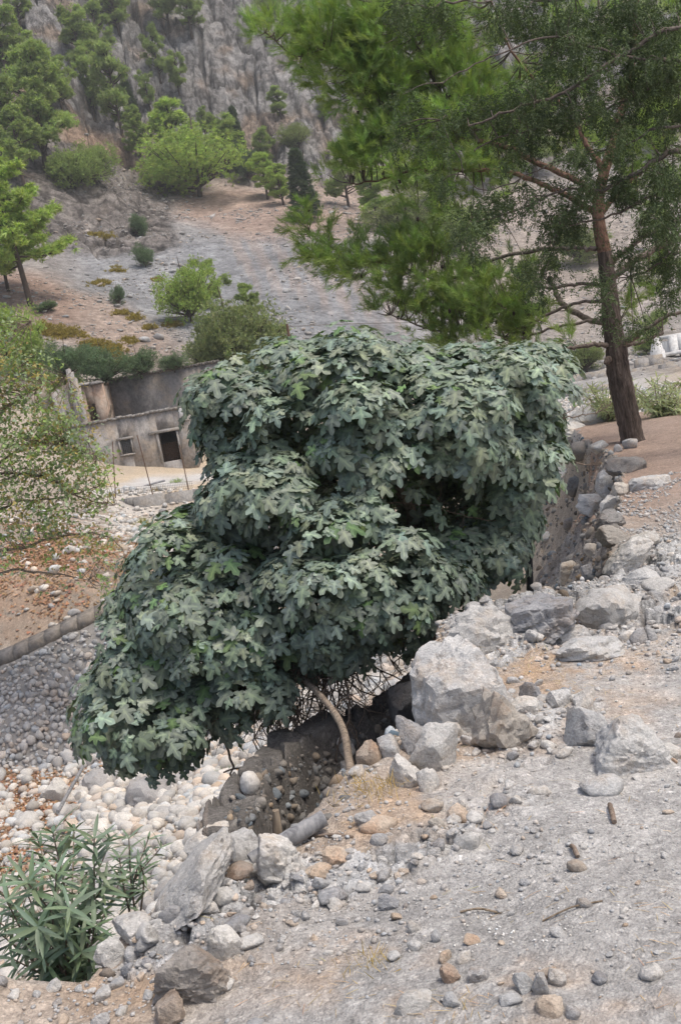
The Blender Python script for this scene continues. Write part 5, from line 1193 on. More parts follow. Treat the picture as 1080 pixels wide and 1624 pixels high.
SH = [(220, 376, 36, "bush", 0, .75, M_GREYB, "round grey green shrub above the upper end of the scree tongue"), (232, 424, 36, "bush", 1, .75, M_GREYB, "grey shrub on the edge of the scree tongue"), (190, 484, 32, "bush", 0, .62, M_GREYB, "small round shrub on the pink slope below the scree tongue"),
      (110, 600, 55, "bush", 1, 1.0, M_GREYB, "grey green shrub behind the ruined tower"), (170, 610, 62, "bush", 0, 1.1, M_GREYB, "grey green shrub between the ruined tower and the house"), (225, 600, 45, "bush", 1, 1.1, M_GREYB, "grey green shrub behind the house wall"),
      (140, 590, 45, "bush", 0, 1.0, M_GREYB, "grey green shrub above the ruined tower"), (278, 590, 30, "bush", 1, 1.3, M_GREYB, "low grey shrub at the top of the house wall"), (75, 495, 18, "bush", 0, 1.8, M_GREYB, "flat grey shrub under the tiered bright pine"), 
      (305, 512, 92, "bush", 1, .8, M_BRIGHT, "dark green bushy pine on the pink slope behind the olive tree"), (330, 490, 70, "wide", 1, 1.2, None, "pine with dark limbs leaning left above the olive tree"),
      (385, 610, 140, "bush", 0, .85, M_OLIVE, "olive tree with pale green round crown behind the fig"), (345, 605, 95, "bush", 1, .8, M_OLIVE, "smaller olive tree at the left of the round one"), (425, 600, 110, "bush", 1, .7, M_OLIVE, "olive tree right of the round one, partly behind the fig"), (400, 520, 65, "cloud", 1, 1.1, None, "pine peeping out behind the olive trees"),
      (25, 590, 110, "bush", 0, .7, M_BRIGHT, "bright green young pine at the left border above the plane bush"), (60, 600, 60, "bush", 1, .8, None, "green shrub right of the bright young pine"), (110, 640, 55, "bush", 1, .9, M_BRIGHT, "light green shrub left of the ruined tower"),
      (690, 590, 50, "bush", 1, 1.2, M_OLIVE, "shrub behind the top of the fig"), (930, 590, 46, "bush", 0, 1.2, M_OLIVE, "green shrub behind the river road left of the pine trunk"), (900, 586, 40, "bush", 1, 1.2, M_GREYB, "greyish shrub row left of the pine trunk"), (1025, 562, 34, "bush", 1, .9, None, "dark green shrub by the village wall right of the pine trunk"), (1045, 530, 40, "bush", 0, .9, None, "green shrub behind the white village wall")]
for (a, b, h, kind, var, wd, mt, lab) in SH:
    yy = {110: 66, 170: 66, 225: 66, 140: 68, 278: 66}.get(a) if b > 580 and b < 620 else None
    put_tree(a, b, h, kind, lab, var, mt, wid=wd, group="shrubs and small trees of the far bank", y=yy, name="shrub" if "shrub" in lab else ("olive_tree" if "olive" in lab.split()[0:2] or "olive tree" in lab[:20] else "pine_tree"), cat="shrub" if "shrub" in lab else ("olive tree" if "olive tree" in lab[:20] else "pine tree"))
# ------------------------------------------------------------------ ruined house, walls, village
def plaster_mat(name, base, dark, warm, sc=1.2, bs=.6, streak=.7):
    mt, n, l, b, o = node_mat(name); gp = geo_pos(n, l, (1, 1, .6))
    f1 = noise(n, l, gp, sc, 7, .7); f2 = noise(n, l, gp, sc * 5, 5, .7); f3 = noise(n, l, geo_pos(n, l), sc * .6, 4, .6)
    c = mix(n, l, base, dark, math_n(n, l, 'MULTIPLY', ramp(n, l, f1, [(.46, 0), (.60, 1)]), streak)); c = mix(n, l, c, warm, ramp(n, l, f3, [(.48, 0), (.62, .8)]))
    c = mix(n, l, c, ramp(n, l, f2, [(.3, .6), (.6, 1.15)]), .8, 'MULTIPLY'); c = mix(n, l, c, attr(n, "tint"), 1.0, 'MULTIPLY')
    l.new(c, b.inputs["Base Color"]); b.inputs["Roughness"].default_value = .95; bump(n, l, b, f2, bs, .05); return mt
M_PLAS = plaster_mat("old_plaster", (.35, .325, .30), (.12, .115, .112), (.36, .30, .24), 1.8); M_PLAS2 = plaster_mat("brown_render", (.235, .218, .205), (.11, .105, .10), (.28, .235, .19), 1.6)
M_BRICK = plaster_mat("ruin_masonry", (.46, .33, .25), (.20, .16, .13), (.42, .36, .30), 1.5); M_CONC = plaster_mat("weathered_concrete", (.33, .315, .295), (.22, .205, .19), (.36, .32, .27), 2.5, .5, .6)
M_WHITE = plaster_mat("whitewash", (.70, .69, .67), (.45, .44, .42), (.62, .58, .52), 1, .3, .4); M_GSTONE = plaster_mat("village_stonework", (.36, .34, .32), (.20, .19, .18), (.40, .34, .27), 4, .6)
M_WOOD = bark_mat("weathered_wood", (.10, .075, .05), (.22, .17, .12), (.34, .28, .21), (12, 12, 1), 4, .6, .006); M_GREYW = bark_mat("grey_driftwood", (.13, .13, .135), (.25, .25, .255), (.36, .35, .34), (10, 10, 1.5), 3, .6, .01)
def metal(name, c, rough=.6, met=.6):
    mt, n, l, b, o = node_mat(name); gp = geo_pos(n, l); f = noise(n, l, gp, 12, 4, .6)
    l.new(mix(n, l, c, [v * .5 for v in c], f), b.inputs["Base Color"]); b.inputs["Metallic"].default_value = met; b.inputs["Roughness"].default_value = rough; return mt
M_RUST = metal("rusty_iron", (.20, .12, .08), .8, .2); M_WIRE = metal("fence_wire", (.26, .24, .22), .6, .4); M_BLACK = metal("black_plastic", (.03, .032, .035), .45, 0); M_GRID = metal("window_grid", (.45, .45, .45), .6, .3)
M_INK = metal("dark_interior", (.06, .05, .045), .9, 0)
def xz(px, py, y): p = P(px, py, y); return p[0], p[2]
def wall_with_holes(mb, x0, x1, z0, z1, y, th, holes, topslope=0, col=None):
    """wall in the x-z plane built of butted boxes round its openings; topslope: rise of the top edge to the right end"""
    xs = sorted({x0, x1, *[h[0] for h in holes], *[h[1] for h in holes]}); 
    for a, b in zip(xs[:-1], xs[1:]):
        hs = sorted([h for h in holes if h[0] <= a + 1e-6 and h[1] >= b - 1e-6], key=lambda h: h[2]); z = z0
        segs = []
        for h in hs: segs.append((z, h[2])); z = h[3]
        segs.append((z, z1))
        for (u, v) in segs:
            if v - u > .01: mb.box(((a + b) / 2, y + th / 2, (u + v) / 2), (b - a, th, v - u), col=col)
def make_house():
    Y = 60.0; g = P(245, 742, Y); o = empty("ruined_house", (g[0], Y, g[2] - .3), "roofless grey brown house with black doorway and barred window behind the fig", "house"); B = np.array([g[0], Y, g[2] - .3])
    xl, _ = xz(120, 760, Y); xr, _ = xz(306, 690, Y); zt = (xz(143, 670, Y)[1] + xz(305, 647, Y)[1]) / 2; zb = B[2] - .6
    d = [xz(251, 687, Y)[0], xz(279, 700, Y)[0], xz(262, 733, Y)[1], xz(265, 685, Y)[1]]; d[1] = d[0] + .98
    w = [xz(192.5, 710, Y)[0], 0, xz(200, 720, Y)[1], xz(200, 697, Y)[1]]; w[1] = w[0] + .58
    mb = MB(); wall_with_holes(mb, xl, xr, zb, zt, Y, .45, [tuple(d), tuple(w)])
    mb.box((xl + .225, Y + 3.2, (zb + zt) / 2), (.45, 5.5, zt - zb)); mb.box((xr - .225, Y + 3.2, (zb + zt) / 2), (.45, 5.5, zt - zb)); mb.V = [v - B for v in mb.V]
    mb.build("front_wall", M_PLAS, o)
    mb = MB(); mb.box(((xl + xr) / 2, Y + 3.2, zt - .14), (xr - xl - .906, 5.48, .22)); mb.box(((xl + xr) / 2, Y + 5.8, (zb + zt) / 2 - .2), (xr - xl - .906, .3, zt - zb - .4)); mb.V = [v - B for v in mb.V]; mb.build("roof_slab", M_PLAS2, o)
    mb = MB()
    for k in range(26):
        a = xl + (xr - xl) * (k + .5) / 26; mb.box((a, Y + .2, zt + .06 + RS.uniform(-.03, .03)), ((xr - xl) / 26 * 1.02, .56, .13), jit=.025, col=(.9, .9, .9))
    mb.V = [v - B for v in mb.V]; mb.build("wall_coping", M_CONC, o)
    # taller wall behind
    Y2 = 66.0; xa, _ = xz(177, 630, Y2); xb, _ = xz(352, 600, Y2); z2 = (xz(176, 604, Y2)[1] + xz(338, 575, Y2)[1]) / 2
    mb = MB(); mb.box(((xa + xb) / 2, Y2 + .25, (zb + z2) / 2), (xb - xa, .5, z2 - zb)); mb.box((xa + .25, Y2 + 3.5, (zb + z2) / 2 - .2), (.5, 6, z2 - zb - .4)); mb.V = [v - B for v in mb.V]; mb.build("rear_wall", M_PLAS2, o)
    mb = MB()
    for k in range(40):
        a = xa + (xb - xa) * (k + .5) / 40; mb.box((a, Y2 + .24, z2 + .05), ((xb - xa) / 40 * 1.02, .6, .12 + RS.uniform(0, .05)), jit=.03, col=(.5, .48, .46))
    mb.V = [v - B for v in mb.V]; mb.build("rear_coping", M_CONC, o)
    mb = MB(); zz = (xz(298, 668, Y)[1]); mb.box((xr - .26, Y - .02, (zz + zt) / 2 + .05), (.50, .1, zt - zz)); mb.V = [v - B for v in mb.V]; mb.build("corner_pier", M_WHITE, o)
    mb = MB(); mb.box(((d[0] + d[1]) / 2 - .1, Y - .03, d[3] + .09), (d[1] - d[0] + .75, .12, .16), jit=.01); mb.box((d[0] - .06, Y - .02, (d[2] + d[3]) / 2), (.11, .08, d[3] - d[2]), jit=.01); mb.box((d[1] + .05, Y - .02, (d[2] + d[3]) / 2), (.09, .08, d[3] - d[2]), jit=.01); mb.V = [v - B for v in mb.V]
    mb.build("door_frame", M_CONC, o)
    mb = MB(); mb.box(((w[0] + w[1]) / 2, Y - .03, w[3] + .07), (w[1] - w[0] + .35, .1, .12), jit=.01); mb.box((w[0] - .05, Y - .02, (w[2] + w[3]) / 2), (.09, .07, w[3] - w[2]), jit=.01); mb.box((w[1] + .04, Y - .02, (w[2] + w[3]) / 2), (.07, .07, w[3] - w[2]), jit=.01); mb.box(((w[0] + w[1]) / 2, Y - .03, w[2] - .05), (w[1] - w[0] + .25, .1, .08), jit=.01); mb.V = [v - B for v in mb.V]
    wf = mb.build("window_frame", M_CONC, o)
    mb = MB()
    for t in np.linspace(.08, .92, 6): mb.box((w[0] + (w[1] - w[0]) * t, Y + .12, (w[2] + w[3]) / 2), (.018, .018, w[3] - w[2]))
    for t in np.linspace(.08, .92, 8): mb.box(((w[0] + w[1]) / 2, Y + .14, w[2] + (w[3] - w[2]) * t), (w[1] - w[0], .018, .018))
    mb.V = [v - B for v in mb.V]; mb.build("window_bars", M_GRID, wf)
    mb = MB(); zt2 = d[2] + (d[3] - d[2]) * .62
    for t in np.linspace(.04, .96, 9): mb.box((d[0] + (d[1] - d[0]) * t, Y + .2, (d[2] + zt2) / 2), (.014, .014, zt2 - d[2]))
    for t in np.linspace(.04, .98, 11): mb.box(((d[0] + d[1]) / 2, Y + .22, d[2] + (zt2 - d[2]) * t), (d[1] - d[0], .014, .014))
    mb.V = [v - B for v in mb.V]; mb.build("door_grille", M_RUST, o)
make_house()
def make_tower():
    Y = 64.0; g = P(150, 690, Y); B = np.array([g[0], Y, g[2]]); o = empty("ruined_tower", B, "ruined orange and grey tower stub with a dark niche, left of the roofless house", "ruin")
    xa = xz(126, 640, Y)[0]; xb = xz(168, 635, Y)[0]; zt = xz(145, 610, Y)[1]; nz0, nz1 = xz(146, 668, Y)[1], xz(146, 641, Y)[1]; na = xz(141, 650, Y)[0]; nb = xz(153, 652, Y)[0]
    mb = MB(); wall_with_holes(mb, xa, xb, B[2] - 1, zt, Y, .5, [(na, nb, nz0, nz1)]); mb.box((xa + .2, Y + 1.2, (B[2] - 1 + zt) / 2), (.4, 1.4, zt - B[2] + 1)); mb.box((xb - .2, Y + 1.2, (B[2] - 1 + zt) / 2 - .1), (.4, 1.4, zt - B[2] + .8)); mb.box(((xa + xb) / 2, Y + 2.1, (B[2] - 1 + zt) / 2), (xb - xa, .4, zt - B[2] + 1)); mb.V = [v - B + RS.uniform(-.03, .03, v.shape) for v in mb.V]
    mb.build("tower_wall", M_BRICK, o)
    mb = MB(); mb.box(((xa + xb) / 2 - .35, Y + .2, zt + .09), (.85, .7, .16), jit=.06); mb.box(((xa + xb) / 2 + .42, Y + .2, zt + .08), (.68, .7, .15), jit=.06); mb.V = [v - B for v in mb.V]; mb.build("coping", M_CONC, o)
    g = P(118, 690, 63.0); B = np.array([g[0], 63.0, g[2]]); mb = MB()
    hs = [585, 590, 600, 612, 625, 640, 652]; xs = [108, 113, 118, 122, 126, 129, 132]
    for a, h in zip(xs, hs): x0, z1 = xz(a, h, 63.0); mb.box((x0, 63.0 + .2, (B[2] - 1 + z1) / 2), (.21, .4, z1 - B[2] + 1), jit=.04)
    for a, h in ((84, 622), (92, 618), (100, 612)): x0, z1 = xz(a, h, 63.0); mb.box((x0, 63.4, (B[2] - 1 + z1) / 2), (.34, .4, z1 - B[2] + 1), jit=.05)
    mb.V = [v - B for v in mb.V]; r = mb.build("broken_wall", M_GSTONE); r.location = tuple(B); tag(r, "jagged grey wall stump sloping down at the left side of the ruined tower", "ruin")
    mb = MB(); a = P(172, 668, 62.5); b = P(178, 641, 62.5); mb.tube([a - a, (a + b) / 2 - a + (.03, 0, 0), b - a], [.09, .08, .06], 6); r = mb.build("wooden_plank", M_WOOD, None, True); r.location = tuple(a); tag(r, "pale plank leaning between the ruined tower and the house", "plank")
make_tower()
def line_wall(name, pts, label, mat, h, th, cat="wall", parts=True):   # pts: (px, py_top, y)
    W_ = np.array([P(a, b, y) for a, b, y in pts]); B = W_[0].copy(); mb = MB()
    for p, q in zip(W_[:-1], W_[1:]):
        n = max(1, int(np.linalg.norm(q - p) / (h * 1.2)))
        for k in range(n):
            a = p + (q - p) * k / n; b = p + (q - p) * (k + 1) / n; c = (a + b) / 2; L = np.linalg.norm((b - a)[:2]); mb.box((c[0], c[1], c[2] - h / 2), (L, th, h), math.atan2(b[1] - a[1], b[0] - a[0]), jit=.012)
    mb.V = [v - B for v in mb.V]; o = mb.build(name, mat); o.location = tuple(B); return tag(o, label, cat)
line_wall("concrete_wall", [(212, 788, 46), (262, 783, 46), (306, 777, 46), (380, 764, 46)], "low grey concrete wall carrying a wire fence below the ruined house", M_CONC, 1.1, .3)
line_wall("concrete_wall", [(150, 800, 47.5), (212, 789, 46.1)], "shorter stretch of concrete kerb running left from the fence wall", M_CONC, .35, .3)
# wire fence on the concrete wall
def fence():
    B = P(243, 778, 46); o = empty("wire_fence", B, "thin rusty wire mesh fence with leaning iron posts on the low concrete wall", "fence")
    for (a, b, c, d) in ((218, 690, 243, 786), (285, 705, 300, 780), (179, 700, 184, 790)):
        mb = MB(); mb.tube([P(c, d, 46) - B, P(a, b, 46) - B], [.024, .02], 6); mb.build("post", M_RUST, o, True)
    mb = MB()
    for k in range(46): a = 184 + k * 2.7; mb.tube([P(a, 786 - (a - 184) * .1, 46) - B, P(a - 2, 775 - (a - 184) * .1, 46) - B], .006, 3, cap=False)
    for t in np.linspace(0, 11, 4): mb.tube([P(184, 786 - t, 46) - B, P(306, 774 - t, 46) - B], .006, 3, cap=False)
    mb.build("mesh", M_WIRE, o)
fence()
def rod(name, pl, label, cat, mat, n=9, rough=.05, group=None, smoothn=4):
    q = px_path(pl, smoothn); B = q[0, :3].copy(); mb = MB(); mb.tube(q[:, :3] - B, q[:, 3], n, rough=rough); o = mb.build(name, mat, None, True); o.location = tuple(B); return tag(o, label, cat, group)
rod("water_pipe", [(196, 779, 3.2, 50), (225, 772, 3.2, 50), (262, 762, 3.2, 50)], "long grey pipe lying on the rubble in front of the ruined house", "pipe", M_GREYW)
rod("fence_post", [(461, 546, 4.5, 62), (455, 514, 4, 62)], "single rusty post standing behind the fig against the scree", "fence post", M_RUST)
rod("wire", [(455, 518, 1, 62), (540, 514, 1, 62), (620, 512, 1, 62), (700, 512, 1, 62)], "thin wire strung from the rusty post across the scree", "wire", M_WIRE, 4, 0)
def river_wall():
    base = np.array([P(-230, 1300, 16.2), P(-100, 1262, 16.3), P(0, 1232, 16.4), P(125, 1190, 16.6), P(300, 1122, 17.0), P(420, 1070, 17.4)]); top = np.array([P(-230, 1140, 17.8), P(-100, 1085, 17.8), P(0, 1046, 17.85), P(150, 976, 18.2), P(330, 892, 18.7), P(440, 840, 19.1)])
    base = base + np.array([0, -.14, -.38]); B = base[2].copy(); o = empty("river_wall", B, "sloping cobble masonry wall with concrete cap along the far side of the riverbed", "wall")
    bp = smooth_path(base, 30); tp = smooth_path(top, 30); nu = len(bp); nv = 46; t = np.linspace(0, 1, nv)[None, :, None]; G = bp[:, None] * (1 - t) + tp[:, None] * t
    nrm = np.cross(tp[60] - bp[60], bp[80] - bp[40]); nrm /= np.linalg.norm(nrm); nrm = nrm if nrm[1] < 0 else -nrm
    d = .03 * fbm(G[..., 0].ravel() * 4, G[..., 2].ravel() * 4, oct=4, seed=66).reshape(G.shape[:2]); G = G + d[..., None] * nrm
    i = (np.arange(nu - 1)[:, None] * nv + np.arange(nv - 1)[None]).ravel(); F_ = np.stack([i, i + nv, i + nv + 1, i + 1], 1); mb = MB(); mb.add(G.reshape(-1, 3) - B, F_, (.62, .60, .58))
    r = np.random.RandomState(9); placed = np.zeros((0, 3))
    for k in range(8000):
        a = r.randint(0, nu); tt = r.uniform(.02, .93); p = bp[a] * (1 - tt) + tp[a] * tt; s = r.uniform(.05, .12) * (1.1 - .3 * tt) * (1 if k < 3500 else .6)
        if len(placed) and (np.linalg.norm(placed[:, :3] - p, axis=1) < s * 1.15).any(): continue
        placed = np.vstack([placed, p]); V, F2 = PR_A[r.randint(10)]; R_ = rot_rand(r); V = (V * np.array([1, r.uniform(.65, 1), r.uniform(.6, .9)]) * s) @ R_.T
        c = jitcols(r, 1, (.95, .94, .93), .13)[0]; mb.add(V + p - B + nrm * s * .12, F2, c)
    mb.build("cobble_face", M_STUFF, o, True)
    mb = MB(); cp = smooth_path(np.array([t_ for t_ in top]) + np.array([0, .05, .0]), 6)
    for p, q in zip(cp[:-1], cp[1:]):
        c = (p + q) / 2 - B; e = (q - p) / 2; e = e * .999; w_ = np.array([.02, -.13, -.03]); h_ = np.array([0, 0, .085]); V = np.array([c + sx * e + sy * w_ + sz * h_ for sx in (-1, 1) for sy in (-1, 1) for sz in (-1, 1)]) + RS.uniform(-.004, .004, (8, 3)); mb.add(V, [[0, 1, 3, 2], [4, 6, 7, 5], [0, 4, 5, 1], [2, 3, 7, 6], [0, 2, 6, 4], [1, 5, 7, 3]], (.85, .82, .8))
    mb.build("cap", M_CONC, o)
    mb = MB(); pass
river_wall()
# village at the far right
def village():
    Y = 78.0; g = P(1062, 575, Y); B = np.array([g[0], Y, g[2] - .5]); o = empty("village_house", B, "white walled village house right of the pine trunk", "house")
    x0 = xz(1062, 545, Y)[0]; x1 = xz(1150, 540, Y)[0]; z1 = xz(1065, 532, Y)[1]; mb = MB(); dz = z1 - B[2]
    wall_with_holes(mb, x0, x1, B[2] - 1, z1, Y, .4, [(x0 + .55, x0 + 1.25, B[2] - .2, B[2] + .9)]); mb.box(((x0 + x1) / 2, Y + 3, z1 - .1), (x1 - x0, 5.2, .2)); mb.box((x0 + .2, Y + 2.9, (B[2] - 1 + z1) / 2 - .15), (.38, 5, z1 - B[2] + .6)); mb.V = [v - B for v in mb.V]; mb.build("wall", M_WHITE, o)
    mb = MB(); x2 = xz(1040, 560, Y - 2)[0]; zc = xz(1060, 562, Y - 2)[1]; mb.box(((x2 + x1) / 2, Y - 1.2, zc), (x1 - x2, 1.6, .22)); mb.V = [v - B for v in mb.V]; mb.build("terrace_slab", M_WHITE, o)
    for a in (1042, 1054, 1066, 1078):
        mb = MB(); x, z = xz(a, 568, Y - 2); mb.box((x, Y - 1.9, z - .6), (.10, .10, 1.3)); mb.V = [v - B for v in mb.V]; mb.build("terrace_post", M_WHITE, o)
    g = P(1042, 560, 76); mb = MB(); mb.tube(np.array([[0, 0, -1.0], [0, 0, .15], [0, 0, .2], [0, 0, .62], [0, 0, .75], [0, 0, 1.0], [0, 0, 1.12]]), [.55, .5, .42, .36, .24, .20, .05], 12, rough=.05); r = mb.build("chapel_bell_stub", M_WHITE, None, True); r.name = "stone_pillar"; r.location = tuple(g); tag(r, "stubby whitewashed pillar at the left end of the village house", "pillar")
    line_wall("stone_wall", [(1044, 580, 70), (1085, 571, 70), (1150, 560, 70)], "grey stone block wall below the white village house", M_GSTONE, 1.6, .4)
    line_wall("stone_wall", [(1005, 572, 72), (1026, 566, 72), (1048, 560, 72)], "short pale stone wall between the pine trunk and the village house", M_GSTONE, 1.2, .4)
    line_wall("stone_wall", [(880, 600, 71), (920, 592, 71), (965, 586, 71), (1044, 583, 71)], "long low stone wall along the river road behind the pine trunk", M_GSTONE, .8, .5)
    line_wall("stone_wall", [(895, 622, 62), (940, 612, 62), (985, 606, 62)], "broken low bank wall on the gravel flat left of the pine trunk", M_GSTONE, .5, .6)
village()
# small things
LY = [float(hit(a, b)[1]) for a, b in ((405, 1372), (515, 1318))]; LY = [min(v, 4.6) for v in LY]
rod("fallen_log", [(398, 1366, 26, LY[0]), (435, 1343, 28, LY[0] + (LY[1] - LY[0]) * .33), (472, 1322, 29, LY[0] + (LY[1] - LY[0]) * .66), (514, 1297, 27, LY[1])], "smooth grey log lying across the lower end of the shaded gully", "log", M_GREYW, 14, .04)
rod("wooden_stake", [(441, 1350, 17, LY[0] + .28), (440, 1312, 16, LY[0] + .28), (437, 1285, 12, LY[0] + .28)], "short splintered brown stake standing behind the grey log", "stake", M_WOOD, 7, .12)
rod("wooden_pole", [(92, 1288, 7, 13.2), (112, 1252, 6, 14.2), (132, 1216, 6, 15.3)], "slim grey pole lying on the cobbles between two pale boulders", "pole", M_GREYW, 7, .05)
rod("drain_pipe", [(841, 985, 12, 8.6), (840, 930, 12, 8.6), (838, 880, 12, 8.6), (836, 830, 12, 8.6)], "black plastic pipe standing upright in the dark hollow", "pipe", M_BLACK, 12, 0)
for a, b, c, d, w, lab in ((967, 1280, 974, 1308, 9, "short dark broken stick lying on the path at right"), (906, 1345, 916, 1362, 8, "dark twig stub beside the brown grey stone on the path"), (560, 1330, 490, 1331, 5, "flat brown stick on the path behind the blocky boulder"), (860, 1462, 955, 1430, 3, "long curved straw coloured twig near the pale pebble"), (730, 1448, 790, 1449, 4, "thin twig on the path left of the white dust patch")):
    p, q = hit(a, b), hit(c, d); m_ = (p + q) / 2 + np.array([0, 0, .012]); k = w * p[1] / FPX / 2; mb = MB(); mb.tube(smooth_path([p - p + (0, 0, k), m_ - p + (0, 0, k), q - p + (0, 0, k)], 4), k, 7, rough=.15); o = mb.build("stick", M_WOOD if w < 5 else M_TWIG, None, True); o.location = tuple(p); tag(o, lab, "stick")
# ------------------------------------------------------------------ plane bush, oleanders, litter, grass
M_PLANE = leaf_mat("plane_leaves", (.31, .35, .19), (.40, .43, .30), trans=.25, rough=.55); M_OLEA = leaf_mat("oleander_leaves", (.185, .25, .165), (.26, .32, .22), trans=.12, rough=.45)
M_DRY = leaf_mat("dry_leaves", (.36, .21, .125), (.42, .28, .19), trans=.05, rough=.8); M_STRAW = leaf_mat("straw", (.47, .34, .19), (.50, .37, .22), trans=.05, rough=.8); M_GRASS = leaf_mat("grass_blades", (.36, .30, .15), (.36, .30, .15), trans=.15)
def small_leaf(seed):
    r = np.random.RandomState(seed); o = [(0, 0), (.30, .05), (.50, .30), (.26, .42), (.22, .72), (0, 1.0), (-.22, .72), (-.26, .42), (-.50, .30), (-.30, .05)]; V = np.array([(x * r.uniform(.85, 1.15), y, .25 * abs(x) - .3 * y * y + r.uniform(-.05, .05)) for x, y in o] + [(0, .35, 0.0)]); return V, np.array([(i, (i + 1) % 10, 10) for i in range(10)])
def lance(seed, w=.075):
    r = np.random.RandomState(seed); ys = [0, .12, .35, .62, .85, 1.0]; ws = [.015, w * .7, w, w * .85, w * .45, 0]; V = []; b = r.uniform(.05, .35)
    for y, k in zip(ys, ws): V += [(-k, y, .25 * k - b * y * y), (0, y, -b * y * y), (k, y, .25 * k - b * y * y)]
    F_ = []
    for i in range(5): a = 3 * i; F_ += [(a, a + 1, a + 4), (a, a + 4, a + 3), (a + 1, a + 2, a + 5), (a + 1, a + 5, a + 4)]
    return np.array(V), np.array(F_)
SML = [small_leaf(k) for k in range(4)]; LAN = [lance(k) for k in range(4)]
def leafset(protos, pos, nrm, tip, sz, tint, r):
    var = r.randint(0, len(protos), len(pos)); V, Fs, C = [], [], []; off = 0
    for k, (V0, F0) in enumerate(protos):
        m = var == k; v, f = leaves(V0, F0, pos[m], nrm[m], tip[m], sz[m]); V.append(v); Fs.append(f + off); off += len(v); C.append(np.repeat(tint[m], len(F0), 0))
    return np.concatenate(V), np.concatenate(Fs), np.concatenate(C)
def plane_bush():
    r = np.random.RandomState(51); Y = 16.5; b0 = P(-70, 1010, 18.6); base = np.array([b0[0], b0[1], HH(b0[0], b0[1])]); o = empty("plane_tree", base, "pale green and browning plane bush reaching in over the left border", "bush")
    tb = MB(); tb.tube(smooth_path([base - base, P(-60, 900, 18) - base, P(-50, 780, 17.5) - base, P(-40, 620, 17) - base], 5), np.linspace(.16, .05, 16), 9, rough=.06); tb.build("trunk", M_FIGBARK, o, True)
    L = [[(-55, 850), (20, 800), (90, 790), (160, 770)], [(-50, 780), (20, 720), (90, 700), (150, 720)], [(-45, 700), (20, 640), (70, 610), (110, 600)], [(-40, 620), (0, 560), (30, 520), (50, 510)], [(-55, 880), (30, 870), (100, 850), (170, 850), (200, 880)], [(-60, 930), (20, 905), (80, 910), (140, 920)], [(-50, 760), (10, 750), (80, 760), (130, 790), (180, 800)], [(-40, 650), (10, 600), (60, 560)]]
    nodes = []
    for k, pl in enumerate(L):
        q = smooth_path([P(a, b, Y + r.uniform(-.2, .2) + .8 - i * .25) for i, (a, b) in enumerate(pl)], 6); q[1:] += r.normal(size=(len(q) - 1, 3)) * .012; nodes.append(q); mb = MB(); mb.tube(q - base, np.linspace(.028, .006, len(q)), 6); mb.build("limb", M_FIGBARK, o, True)
    nodes = np.concatenate(nodes)
    E = [(10, 590, 60, 60, 1), (60, 640, 80, 55, 1), (100, 690, 70, 50, 1), (40, 710, 100, 70, 1.3), (130, 740, 60, 50, 1.1), (60, 790, 110, 60, 1.2), (160, 780, 32, 50, .8), (20, 870, 80, 50, .5), (100, 860, 90, 36, .38), (150, 850, 40, 40, .35), (15, 530, 30, 40, .8), (60, 580, 40, 30, .6), (110, 910, 90, 30, .16), (180, 900, 30, 50, .4), (170, 950, 20, 40, .25), (-30, 700, 60, 200, .6)]
    pos, nrm, tip, sz, tint = [], [], [], [], []; tw = MB()
    for (a, b, rx, ry, wt) in E:
        for i in range(int(wt * rx * ry / 27)):
            v = r.normal(size=3); v /= np.linalg.norm(v); v *= r.rand() ** .4; c = P(a + v[0] * rx, b + v[2] * ry, Y + v[1] * .8)
            dd = np.linalg.norm(nodes - c, axis=1); nn = nodes[dd.argmin()]
            if i % 3 == 0 and dd.min() < 1.2: tw.tube(smooth_path([nn - base, (nn + c) / 2 - base + r.normal(size=3) * .04, c - base], 3), np.linspace(.006, .0025, 7), 4, cap=False)
            kk = r.rand(); col = np.array((.9, 1.0, .9)) if kk < .5 else (np.array((.85, 1.05, .55)) if kk < .72 else (np.array((1.25, .90, .60)) if kk < .92 else np.array((1.0, 1.08, 1.35))))
            for j in range(r.randint(3, 7)):
                pos.append(c + r.normal(size=3) * .055); nrm.append(r.normal(size=3) * .6 + (0, -.2, .8)); tip.append(r.normal(size=3) + (0, 0, -.4)); sz.append(r.uniform(.035, .078)); tint.append(col * r.uniform(.75, 1.25))
    V, F_, C = leafset(SML, *map(np.array, (pos, nrm, tip, sz, tint)), r); print("plane leaves", len(pos)); new_mesh_obj("crown", V - base, F_, M_PLANE, o, False, {"tint": C}); tw.build("twigs", M_TWIG, o, True)
plane_bush()
